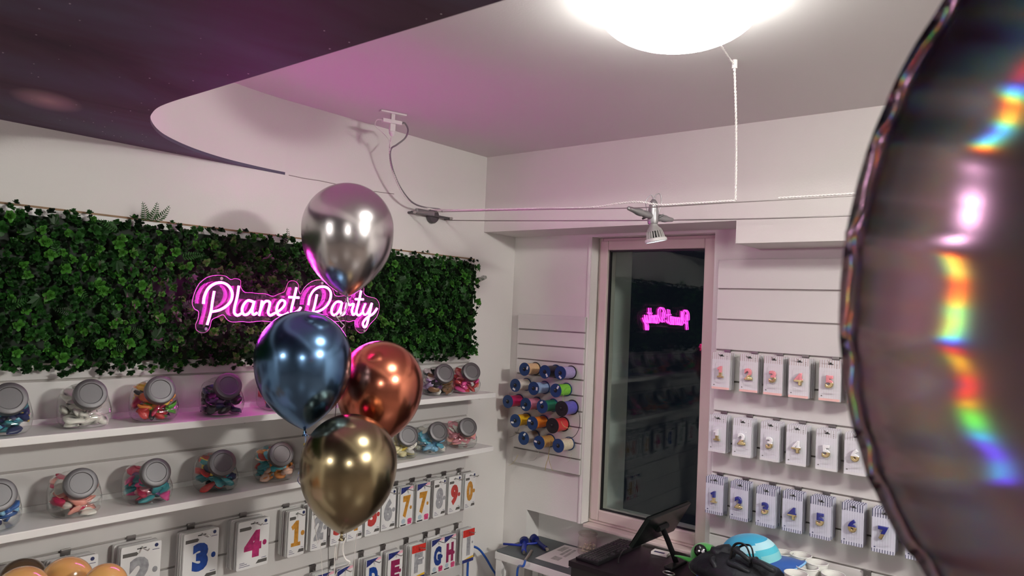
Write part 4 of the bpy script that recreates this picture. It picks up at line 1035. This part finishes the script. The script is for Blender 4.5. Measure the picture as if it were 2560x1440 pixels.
# the spot
def wire_spot(y, zu, zl, label, lit=True, aim=Vector((.18, .06, -1))):
    A = Vector((XU, y + .02, zu)); B = Vector((XL, y - .02, zl)); C_ = (A + B)/2 + Vector((.012, 0, .0))
    t = thing('wire_spot', C_ - Vector((0, 0, .12)), label, 'spot lamp', 'wire spots on the light cables')
    def arm(P, Q, nm):
        d = (Q - P); L = d.length; M = Matrix.Translation(P) @ d.to_track_quat('Z', 'Y').to_matrix().to_4x4()
        MB().lathe([(.0025, -.004), (.0055, .0), (.0075, L*.22), (.0105, L*.38), (.0105, L*.50), (.0085, L*.58), (.0105, L*.64), (.0105, L*.74), (.0085, L*.80), (.010, L*.90), (.008, L)], 20, M).build(nm, DALU, t, smooth=True, auto=40)
    ctr = C_ + Vector((0, 0, -.006))
    arm(A, ctr, 'clamp_arm'); arm(B, ctr, 'clamp_arm')
    MB().lathe([(.0135, -.020), (.0150, -.014), (.0150, .012), (.012, .030), (.012, .034), (.0105, .042), (.005, .049), (.001, .050)], 28, Matrix.Translation(ctr)).build('holder', DALU, t, smooth=True, auto=40)
    for sg in (-1, 1):
        w_ = MB(); w_.tube([ctr + Vector((.0, 0, .046)), ctr + CR*(sg*.006) + Vector((0, 0, .062)), ctr + CR*(sg*.018) + Vector((0, 0, .064 if sg > 0 else .052)), ctr + CR*(sg*.022) + Vector((0, 0, .040)), ctr + CR*(sg*.017) + Vector((0, 0, .018)), ctr + CR*(sg*.013) + Vector((0, 0, .0))], .0014, 6, smooth=5)
        w_.build('lead', DALU, t, smooth=True)
        MB().cyl(ctr + CR*(sg*.014) + Vector((0, 0, -.002*sg)), ctr + CR*(sg*.030) + Vector((0, 0, .006*sg)), .0036, .0028, n=10).build('thumb_screw', ALU, t, smooth=True, auto=40)
    q = (-aim).normalized().to_track_quat('Z', 'Y').to_matrix().to_4x4(); M = Matrix.Translation(ctr + Vector((0, 0, -.014))) @ q
    MB().lathe([(.0115, .0), (.0115, -.010), (.0135, -.015), (.0200, -.021), (.0210, -.026), (.0215, -.027)], 28, M).build('bulb_neck', pmat('bulb_grey', (.30, .285, .28), .5), t, smooth=True, auto=40)
    MB().lathe([(.0150, -.024), (.0190, -.046)], 28, M).build('bulb_core', BLACKP, t, smooth=True)
    finm = pmat('bulb_fin', (.45, .43, .42), .45)
    fn = MB()
    for k in range(20):
        MB_ = M @ Matrix.Rotation(2*math.pi*k/20, 4, 'Z')
        fn.add([MB_ @ Vector(q_) for q_ in ((.0140, -.0010, -.026), (.0140, .0010, -.026), (.0140, -.0010, -.047), (.0140, .0010, -.047), (.0222, -.0010, -.026), (.0222, .0010, -.026), (.0268, -.0010, -.047), (.0268, .0010, -.047))], [(0,2,3,1),(4,5,7,6),(0,4,6,2),(1,3,7,5),(0,1,5,4),(2,6,7,3)])
    tag(fn.build('cooling_fins', finm, t), kind='stuff')
    MB().lathe([(.0215, -.046), (.0285, -.047), (.0312, -.051), (.0312, -.0555), (.0290, -.057), (.0280, -.056)], 36, M, cap1=False).build('bulb_rim', pmat('bulb_rim', (.55, .53, .53), .35), t, smooth=True, auto=40)
    MB().lathe([(.0280, -.056), (.013, -.049), (.001, -.048)], 30, M, cap0=False).build('lens', emat('spot_lens', (.72, .86, 1.0), 1.6), t, smooth=True)
    MB().lathe([(.010, -.0492), (.001, -.0500)], 20, M, cap0=False).build('led_chip', emat('spot_led', (.9, .96, 1.0), 30), t, smooth=True)
    L = bpy.data.lights.new('spot_beam', 'SPOT'); L.energy = SPOTW; L.color = (.92, .96, 1.0); L.spot_size = math.radians(95); L.spot_blend = .8; L.shadow_soft_size = .018
    lo = bpy.data.objects.new('spot_beam', L); COL.objects.link(lo); lo.parent = t
    lo.matrix_basis = wmat(t).inverted() @ M @ Matrix.Translation((0, 0, -.060))
    return t
SPOTW = 2.6
wire_spot(-.885, Z(.2885), Z(.277), 'grey wire spot with finned bulb hanging before the window', aim=Vector((.14, -.16, -1)))
wire_spot(-2.35, Z(.283), Z(.26), 'grey wire spot further along the cables beyond the foil balloon')
wire_spot(-3.9, Z(.300), Z(.28), 'grey wire spot at the far end of the cables')

# ------------------------------------------------------------------ side table with inflator nozzles
ZT = Z(-.904)
TM = pmat('desk_mat_grey', (.10, .115, .12), .55, var=.05, vscale=30)
tb = thing('side_table', (.13, -.32, 0), 'white narrow table in the niche below the window', 'table')
MB().box((.004, -.536, ZT - .030), (.270, -.110, ZT - .0025)).build('table_top', WHITE, tb, bevel=.003)
for x, y in ((.02, -.13), (.25, -.13), (.02, -.518), (.25, -.518)):
    MB().box((x - .014, y - .014, 0), (x + .014, y + .014, ZT - .030)).build('leg', WHITE, tb)
def rounded(x0, y0, x1, y1, r): return [(u + (x0+x1)/2, v + (y0+y1)/2) for u, v in rrect(abs(x1-x0), abs(y1-y0), r, 5)]
mm = MB(); mm.prism(rounded(.0055, -.535, .272, -.108, .018), ZT - .0022, ZT, lambda u, v, h: Vector((u, v, h)))
tag(mm.build('desk_mat', TM), 'dark grey desk mat covering the white side table', 'desk mat')
NB = pmat('nozzle_blue', (.012, .03, .30), .35); NBD = pmat('nozzle_dark_blue', (.006, .012, .11), .4); BRASS = pmat('nickel_fitting', (.55, .50, .44), .3, metal=1)
def nozzle_gun(p, ang, label, fitting):
    t = thing('inflator_gun', (p.x, p.y, ZT), label, 'inflator', 'blue balloon inflator guns', ang)
    b = MB(); b.tube([(-.055, 0, .010), (-.02, .0, .013), (.012, 0, .015), (.03, .012, .014)], [.0045]*4, 10); b.build('lever', NB, t, smooth=True, local=True)
    b = MB(); b.tube([(.045, -.045, .010), (.034, -.018, .012), (.026, .012, .014), (.018, .03, .016)], .0092, 12, smooth=4); b.build('body', NB if not fitting else NBD, t, smooth=True, local=True)
    b = MB(); b.cyl((.018, .03, .017), (.012, .046, .019), .0165, .018, n=24); b.build('nozzle_cap', NBD, t, smooth=True, local=True, auto=40)
    b = MB(); b.cyl((.045, -.045, .010), (.049, -.056, .0095), .006, n=12); b.build('hose_socket', BRASS, t, smooth=True, local=True, auto=40)
    return t
n1 = on(1292, 1372, 2, ZT); n2 = on(1330, 1368, 2, ZT)
nozzle_gun(n1, -1.25, 'blue balloon inflator gun lying left on the grey mat', False)
nozzle_gun(n2, -.75, 'dark blue balloon inflator gun with hose on the grey mat', True)
HOSE = pmat('hose_blue', (.015, .09, .42), .3, coat=.3)
e = on(1313, 1402, 2, ZT + .006)
hs = MB(); hs.cyl(on(1329, 1378, 2, ZT + .010), on(1313, 1401, 2, ZT + .008), .0065, .0045, n=12); tag(hs.build('hose_fitting', BRASS, smooth=True, auto=40), 'nickel hose fitting between the dark blue inflator and its hose', 'fitting')
hs = MB(); hs.tube([e, on(1308, 1415, 2, ZT - .004), Vector((-.012, -.235, ZT - .03)), Vector((-.02, -.24, ZT - .12)), Vector((-.03, -.25, ZT - .4)), Vector((-.02, -.20, .30)), Vector((-.02, -.10, .08)), Vector((-.03, -.03, .30))], .0042, 10, smooth=6)
tag(hs.build('air_hose', HOSE, smooth=True), 'blue air hose dropping over the edge of the white side table', 'hose')
hs = MB(); hs.tube([(-.045, -.022, .45), (-.044, -.022, .60), (-.046, -.022, Z(-.99)), (-.048, -.024, Z(-.93)), on(1170, 1370, 1, -.026), on(1180, 1366, 1, -.03), on(1196, 1372, 1, -.035), on(1212, 1391, 1, -.04), on(1228, 1418, 1, -.045), on(1243, 1448, 1, -.05), (.12, -.05, Z(-1.15)), (.13, -.05, .30)], .0045, 10, smooth=6)
tag(hs.build('air_hose', HOSE, smooth=True), 'blue air hose arching beside the last letter packet', 'hose')
v_ = thing('wall_valve', (-.012, .0095, Z(-.955)), 'small grey air valve on the wall beside the letter packets', 'valve')
p = on(1176, 1387, 1, 0.0)
MB().box((p.x - .010, -.006, p.z - .013), (p.x + .010, .0095, p.z + .013)).build('plate', PLASTW, v_, bevel=.002)
MB().box((p.x - .006, -.014, p.z - .006), (p.x + .006, -.005, p.z + .008)).build('knob', BLACKP, v_, bevel=.001)
# printed sheet
PAPER = pmat('paper', (.74, .73, .68), .6); PRINT = pmat('faded_print', (.42, .42, .38), .7, var=.2, vscale=60)
c4 = [on(1338, 1395, 2, ZT + .0012), on(1412, 1362, 2, ZT + .0012), on(1474, 1377, 2, ZT + .0012), on(1420, 1419, 2, ZT + .0012)]
pt = thing('paper_sheet', c4[0], 'printed white paper sheet on the grey desk mat', 'paper')
MB().add([Vector((q.x, q.y, ZT + .0004)) for q in c4] + [Vector((q.x, q.y, ZT + .0012)) for q in c4], [(3,2,1,0),(4,5,6,7),(0,1,5,4),(1,2,6,5),(2,3,7,6),(3,0,4,7)]).build('sheet', PAPER, pt)
def bil(u, v, z): return (c4[0]*(1-u)*(1-v) + c4[1]*u*(1-v) + c4[2]*u*v + c4[3]*(1-u)*v) * 1.0 + Vector((0, 0, z))
for (u0, u1, v0, v1) in ((.62,.90,.10,.30), (.45,.85,.36,.46), (.40,.86,.52,.62), (.16,.34,.32,.58)):
    MB().add([bil(u0, v0, .0003), bil(u1, v0, .0003), bil(u1, v1, .0003), bil(u0, v1, .0003)], [(0,1,2,3)]).build('printed_block', PRINT, pt)
# storage jar
gj = on(1497, 1372, 2, ZT); gj = Vector((.232, -.372, ZT))
jt = thing('glass_jar', gj, 'open glass storage jar on the side table behind the keyboard', 'jar')
MB().lathe([(.034, .001), (.036, .006), (.036, .055), (.033, .064), (.030, .068), (.034, .072), (.037, .074), (.036, .078), (.031, .078), (.029, .070)], 36, Matrix.Translation(gj), cap1=False).build('glass', glassmat('storage_glass', (.95, .93, .90), .02, 1.5, 1.8, .10, (.75, .68, .60)), jt, smooth=True)
fl = MB()
for i in range(40):
    a = rnd(0, 6.28); r = .028*math.sqrt(rnd(0, 1)); M = Matrix.Translation(gj + Vector((r*math.cos(a), r*math.sin(a), rnd(.006, .040)))) @ Matrix.Rotation(rnd(0, 3), 4, (rnd(-1,1), rnd(-1,1), 1)) @ Matrix.Diagonal((.006, .004, .003, 1))
    fl.add([M @ v for v in ICOV], ICOF)
tag(fl.build('clip_pile', pmat('cream_clips', (.72, .62, .48), .5), smooth=True), 'cream coloured small clips filling the glass storage jar', 'clips', None, 'stuff')

# ------------------------------------------------------------------ black counter and what lies on it
ZK = Z(-.800)
ct = thing('counter', (.01, -1.2, 0), 'black counter in front of the window with keyboard and bag', 'counter')
DARK = pmat('counter_black', (.010, .008, .010), .45, var=.2, vscale=20); TOPK = pmat('counter_top', (.009, .005, .008), .4, spec=.3)
MB().box((-.135, -2.0, .08), (.158, -.548, ZK - .018)).build('carcass', DARK, ct)
MB().box((-.142, -2.0, ZK - .018), (.165, -.541, ZK)).build('top', TOPK, ct, bevel=.002)
MB().box((-.115, -1.98, 0), (.15, -.56, .08)).build('plinth', BLACKP, ct)
# keyboard: long side runs towards the window
kt = thing('keyboard', (.02, -.60, ZK), 'black computer keyboard at the left end of the black counter', 'keyboard')
kx0, kx1, ky0, ky1 = -.116, .158, -.638, -.551
kb_ = MB(); kb_.add([(kx0, ky0, ZK + .0005), (kx1, ky0, ZK + .0005), (kx1, ky1, ZK + .0005), (kx0, ky1, ZK + .0005), (kx0, ky0, ZK + .011), (kx1, ky0, ZK + .011), (kx1, ky1, ZK + .008), (kx0, ky1, ZK + .008)], [(0,3,2,1),(4,5,6,7),(0,1,5,4),(1,2,6,5),(2,3,7,6),(3,0,4,7)])
kb_.build('base', BLACKP, kt, bevel=.0015)
KEYM = pmat('key_cap', (.020, .019, .021), .42)
kme = None; NXK, NYK = 20, 6
sx = (kx1 - kx0 - .012)/NXK; sy = (ky1 - ky0 - .010)/NYK
kk = MB(); kk.add([Vector((a*sx*.46, b*sy*.45, 0)) for a, b in ((-1,-1),(1,-1),(1,1),(-1,1))] + [Vector((a*sx*.36, b*sy*.34, .0042)) for a, b in ((-1,-1),(1,-1),(1,1),(-1,1))], [(0,1,5,4),(1,2,6,5),(2,3,7,6),(3,0,4,7),(4,5,6,7)])
kme = mb_mesh(kk, 'key', KEYM)
kl = wmat(kt).inverted()
for i in range(NXK):
    for j in range(NYK):
        if (j == 0 and i in (5, 6, 8, 9)) or (i in (14,) ) : continue
        o = bpy.data.objects.new('key', kme); COL.objects.link(o); o.parent = kt
        f = (j + .5)/NYK
        o.matrix_basis = kl @ Matrix.Translation((kx0 + .006 + sx*(i+.5), ky0 + .005 + sy*(j+.5), ZK + .0112 - .003*f))
# point of sale screen, seen from behind, leaning back
mt_ = thing('pos_monitor', (.13, -.66, ZK), 'flat black point of sale monitor leaning back on the counter', 'monitor')
# the panel: lower edge near the keyboard, upper edge leaning away from it
P0 = Vector((-.116, -.745, Z(-.712))); P1 = Vector((-.108, -.800, Z(-.614))); P2 = Vector((.174, -.800, Z(-.613))); P3 = Vector((.166, -.745, Z(-.716)))
nrm = (P1 - P0).cross(P3 - P0).normalized()
if nrm.y > 0: nrm = -nrm
def quad_slab(a, b, c, d, n, t): 
    return MB().add([a, b, c, d, a + n*t, b + n*t, c + n*t, d + n*t], [(3,2,1,0),(4,5,6,7),(0,1,5,4),(1,2,6,5),(2,3,7,6),(3,0,4,7)])
quad_slab(P0, P1, P2, P3, nrm, .012).build('panel', BLACKG, mt_, bevel=.0025)
quad_slab(P0 - nrm*.0006, P1 - nrm*.0006, P2 - nrm*.0006, P3 - nrm*.0006, -nrm, .0015).build('screen', pmat('dark_screen', (.006, .008, .008), .06), mt_)
mid = (P0 + P3)/2 + nrm*.014; md2 = (P0*.55 + P1*.45 + P3*.55 + P2*.45)/2 + nrm*.012
fo = on(1690, 1410, 2, ZK + .006)
st = MB(); st.tube([md2, (md2*.6 + fo*.4) + Vector((0, 0, .006)), Vector((fo.x, fo.y, ZK + .012))], .010, 10, smooth=4, flat=.35); st.build('support_arm', BLACKP, mt_, smooth=True)
MB().box((fo.x - .055, fo.y - .014, ZK + .0005), (fo.x + .055, fo.y + .014, ZK + .010)).build('foot', BLACKP, mt_, bevel=.003)
MB().cyl(md2 - Vector((.03, 0, 0)), md2 + Vector((.03, 0, 0)), .011, n=16).build('hinge', BLACKP, mt_, smooth=True, auto=40)
cw = MB(); cw.tube([on(1560, 1372, 2, ZK + .012), on(1552, 1385, 2, ZK + .02), on(1547, 1398, 2, ZK + .012), on(1546, 1408, 2, ZK + .004)], .0018, 6, smooth=5)
tag(cw.build('screen_cable', BLACKP, smooth=True), 'thin black cable curling beside the keyboard', 'cable')
# white card with navy print
wc = on(1665, 1375, 2, ZK + .003)
wt2 = thing('loyalty_card', (wc.x, wc.y, ZK), 'white card with navy print behind the monitor', 'card')
WM = Matrix.Translation((.135, -.725, ZK)) @ Matrix.Rotation(.1, 4, 'Z')
MB().box((-.018, -.028, .0005), (.018, .028, .010), WM).build('card_stack', PAPER, wt2, bevel=.001)
MB().box((-.018, -.018, .0102), (-.006, .018, .0106), WM).build('printed_band', INKN, wt2)
ro = on(1672, 1432, 2, ZK + .004)
rg = MB(); rg.tube([Vector((ro.x + .014*math.cos(a), ro.y + .018*math.sin(a), ZK + .003 + .001*math.sin(a))) for a in [i*math.pi/10 for i in range(20)]], .0022, 8, closed=True)
tag(rg.build('key_ring', STEEL, smooth=True), 'steel key ring lying on the black counter', 'key ring')

# cloth-like blobs: a lumpy closed surface
def lump(mb, c, s, seed, amp=.12, freq=3.0, rot=None, sub=3, flat_z=None):
    bm = bmesh.new(); bmesh.ops.create_icosphere(bm, subdivisions=sub, radius=1); bm.verts.ensure_lookup_table()
    rs = random.Random(seed); ph = [rs.uniform(0, 6.28) for _ in range(6)]
    vs = []
    for v in bm.verts:
        q = v.co; k = 1 + amp*(math.sin(freq*q.x + ph[0])*math.cos(freq*q.y + ph[1]) + .6*math.sin(2.1*freq*q.z + ph[2] + 2*q.x) + .4*math.sin(3.3*freq*q.y + ph[3]))
        p = Vector((q.x*s[0]*k, q.y*s[1]*k, q.z*s[2]*k))
        if rot: p = rot @ p
        p = Vector(c) + p
        if flat_z is not None: p.z = max(p.z, flat_z)
        vs.append(p)
    mb.add(vs, [[v.index for v in f.verts] for f in bm.faces]); bm.free(); return mb
BAGM = pmat('bag_nylon', (.008, .010, .014), .5, bump=.8, bscale=45, var=.4, vscale=12, sheen=.05, spec=.35)
STRAP = pmat('strap_black', (.008, .008, .009), .28)
bc_ = on(1845, 1402, 0, .02)
bagt = thing('shoulder_bag', (bc_.x, bc_.y, ZK), 'crumpled black bag with shiny loop handles on the counter', 'bag')
bagc = on(1850, 1425, 0, -.02)
b = MB(); lump(b, (bagc.x, bagc.y, ZK + .055), (.075, .135, .062), 3, .10, 3.1, flat_z=ZK + .001); b.build('bag_body', BAGM, bagt, smooth=True)
b = MB(); hp = on(1812, 1396, 0, -.01); lump(b, hp, (.042, .046, .036), 8, .13, 3.6, Matrix.Rotation(.5, 3, 'X')); b.build('bag_flap', BAGM, bagt, smooth=True)
for (x0_, y0_, x1_, y1_, x2_, y2_, xm, rr) in ((1826, 1425, 1850, 1358, 1878, 1400, -.055, .0045), (1832, 1420, 1868, 1362, 1886, 1415, -.045, .004)):
    b = MB(); b.tube([on(x0_, y0_ + 14, 0, xm + .01), on(x0_, y0_ - 20, 0, xm), on((x0_+x1_)/2 - 4, y1_ + 8, 0, xm), on(x1_, y1_, 0, xm), on((x1_+x2_)/2 + 3, y1_ + 10, 0, xm), on(x2_, y2_, 0, xm), on(x2_ + 5, y2_ + 22, 0, xm + .01)], rr, 8, smooth=6, flat=.6); b.build('handle', STRAP, bagt, smooth=True)
for x0_, y0_, x1_, y1_ in ((1838, 1375, 1870, 1398), (1822, 1408, 1868, 1428), (1885, 1402, 1930, 1425), (1780, 1400, 1795, 1430)):
    b = MB(); p0, p1 = on(x0_, y0_, 0, -.07), on(x1_, y1_, 0, -.075); b.tube([p0 + Vector((.02, 0, 0)), p0, (p0+p1)/2 + Vector((-.004, 0, .004)), p1, p1 + Vector((.02, 0, -.004))], .0075, 8, smooth=4); b.build('fold', BAGM, bagt, smooth=True)
# cap
CAPS = [pmat('cap_turquoise', (.03, .36, .58), .7, sheen=.2), pmat('cap_pale', (.42, .72, .80), .7, sheen=.2), pmat('cap_teal', (.06, .46, .58), .7, sheen=.2), pmat('cap_aqua', (.20, .56, .60), .7, sheen=.2)]
CAPB = pmat('cap_brim_blue', (.015, .09, .36), .65, sheen=.2); CAPP = pmat('cap_piping', (.22, .46, .75), .6)
capc = on(1878, 1402, 0, .055)
cp = thing('cap', capc, 'turquoise striped cap with blue brim behind the black bag', 'cap')
CPM = Matrix.Translation(capc) @ Matrix.Rotation(math.radians(-14), 4, 'X') @ Matrix.Rotation(math.radians(-6), 4, 'Y')
rows = 20; nn = 48; crown = MB(); vs = []; fs = []
for i in range(rows + 1):
    a = i/rows*math.pi/2; 
    for k in range(nn):
        u = 2*math.pi*k/nn; rr = math.cos(a)**.85 if i < rows else .001
        vs.append(CPM @ Vector((.062*rr*math.cos(u), .092*rr*math.sin(u), .078*math.sin(a)**.9)))
crown.v = vs
for i in range(rows):
    for k in range(nn):
        k2 = (k+1) % nn; crown.f.append([i*nn+k, i*nn+k2, (i+1)*nn+k2, (i+1)*nn+k])
        zc = (CPM.inverted() @ ((vs[i*nn+k] + vs[(i+1)*nn+k2])/2)); zz = zc.z + zc.y*.08
        crown.mi.append(3 if zz < .020 else 2 if zz < .038 else 1 if zz < .056 else 0)
crown.build('crown', CAPS, cp, smooth=True)
br = MB(); vs = []; fs = []; nb_ = 18
for q in range(2):
    for i in range(nb_ + 1):
        u = math.radians(-90 - 62 + 124*i/nb_)
        for rr, dz in ((.0, .002), (.5, .000), (1.0, -.010)):
            ex = .060*math.cos(u); ey = .089*math.sin(u) - rr*.070*max(0, math.cos((u + math.pi/2)*1.3))**.6
            vs.append(CPM @ Vector((ex*(1 + .10*rr), ey, .004 + dz - q*.004 - .03*rr*(math.cos(u)**2))))
m3 = (nb_+1)*3
for i in range(nb_):
    for r_ in range(2):
        a_ = i*3 + r_; fs.append((a_, a_+1, a_+4, a_+3)); fs.append((m3+a_, m3+a_+3, m3+a_+4, m3+a_+1))
    fs.append((i*3+2, m3+i*3+2, m3+i*3+5, i*3+5))
br.add(vs, fs); br.build('brim', CAPB, cp, smooth=True, auto=50)
pp = MB(); pp.tube([vs[i*3+2] for i in range(nb_+1)], .0028, 6); pp.build('brim_piping', CAPP, cp, smooth=True)
# plush
GR = pmat('plush_green', (.05, .34, .05), .8, sheen=.5, bump=.3, bscale=400); EYEK = pmat('plush_eye', (.006, .006, .007), .2); EYEW = pmat('plush_eye_glint', (.85, .85, .85), .4)
gp_ = thing('plush_toy', on(1750, 1415, 0, .04), 'green plush toy with a big black eye peeping out beside the bag', 'plush toy')
hc = on(1762, 1390, 0, .055)
b = MB(); lump(b, hc, (.040, .046, .040), 5, .03, 2.0); b.build('head', GR, gp_, smooth=True)
b = MB(); arm_ = [on(1687, 1389, 0, .03), on(1702, 1392, 0, .03), on(1722, 1399, 0, .03), on(1742, 1405, 0, .04)]
b.tube(arm_, [.0035, .007, .0125, .016], 12, flat=.6); b.build('arm', GR, gp_, smooth=True)
b = MB(); lump(b, on(1758, 1418, 0, .05), (.038, .045, .032), 6, .04, 2.0, flat_z=ZK + .001); b.build('body', GR, gp_, smooth=True)
ep_ = on(1751, 1377, 0, .012)
EM = Matrix.Translation(ep_) @ (CAM - ep_).normalized().to_track_quat('Z', 'Y').to_matrix().to_4x4()
MB().lathe([(.0195, -.004), (.0185, .001), (.013, .005), (.001, .007)], 28, EM).build('eye', EYEK, gp_, smooth=True)
for dx, dy, r in ((-.004, -.001, .0038), (.008, -.002, .0055)):
    MB().lathe([(r, .0), (r*.8, .002), (.0005, .003)], 16, EM @ Matrix.Translation((dx, dy, .0052))).build('eye_glint', EYEW, gp_, smooth=True)
# blue mug-like pouch corner under the plush
bp = on(1762, 1432, 0, -.03)
b = MB(); lump(b, (bp.x, bp.y, ZK + .022), (.016, .026, .024), 11, .08, 2.5, flat_z=ZK + .001); tag(b.build('cloth_pouch', CAPB, smooth=True), 'small blue cloth pouch on the counter below the plush toy', 'pouch')
# paper cups
CUPM = pmat('paper_cup', (.76, .75, .71), .55, var=.02, vscale=20); CUPI = pmat('paper_cup_inside', (.80, .79, .76), .6)
cuph = .088
for k, (px, py, xw_, lab) in enumerate(((1957, 1380, .135, 'white paper cup, first behind the cap'), (2002, 1386, .138, 'white paper cup at the back by the wall, right of the cap'), (1985, 1397, .150, 'white paper cup half under the cap brim'), (2042, 1405, .100, 'white paper cup, second from the right'), (2018, 1416, .052, 'white paper cup with handwriting in the front row'), (2083, 1434, .050, 'white paper cup, rightmost of the group'), (1990, 1432, -.035, 'white paper cup below the cap brim'))):
    p = on(px, py, 0, xw_); zb = ZK + .0005; hh = max(.06, p.z - zb); r1 = .0305; r0 = .022
    c = thing('paper_cup', (p.x, p.y, zb), lab, 'cup', 'paper cups on the counter')
    M = Matrix.Translation((p.x, p.y, zb))
    MB().lathe([(r0, 0), (r1, hh - .002), (r1 - .0015, hh - .003), (r0 - .001, .004)], 32, M, cap1=True).build('cup_wall', CUPM, c, smooth=True, auto=40)
    MB().tube([M @ Vector((r1*math.cos(a), r1*math.sin(a), hh - .001)) for a in [i*2*math.pi/32 for i in range(32)]], .0014, 6, closed=True).build('rolled_rim', CUPI, c, smooth=True)
    if k in (4, 6):
        tx = MB(); d = (CAM - p); d.z = 0; d.normalize(); s_ = Vector((-d.y, d.x, 0)); s_ = -s_ if s_.dot(CR) < 0 else s_
        for i, ch in enumerate('LAK' if k == 4 else 'PLAK'):
            o_ = p + d*.0265 + s_*((i - 1.2)*.009); o_.z = zb + hh*.52
            FM = Matrix(((s_.x, 0, d.x, o_.x), (s_.y, 0, d.y, o_.y), (0, 1, 0, o_.z), (0, 0, 0, 1)))
            glyph(tx, ch, FM, .012, .008, .0012, extrude=.01)
        tag(tx.build('handwriting', INKG, c), kind='stuff')
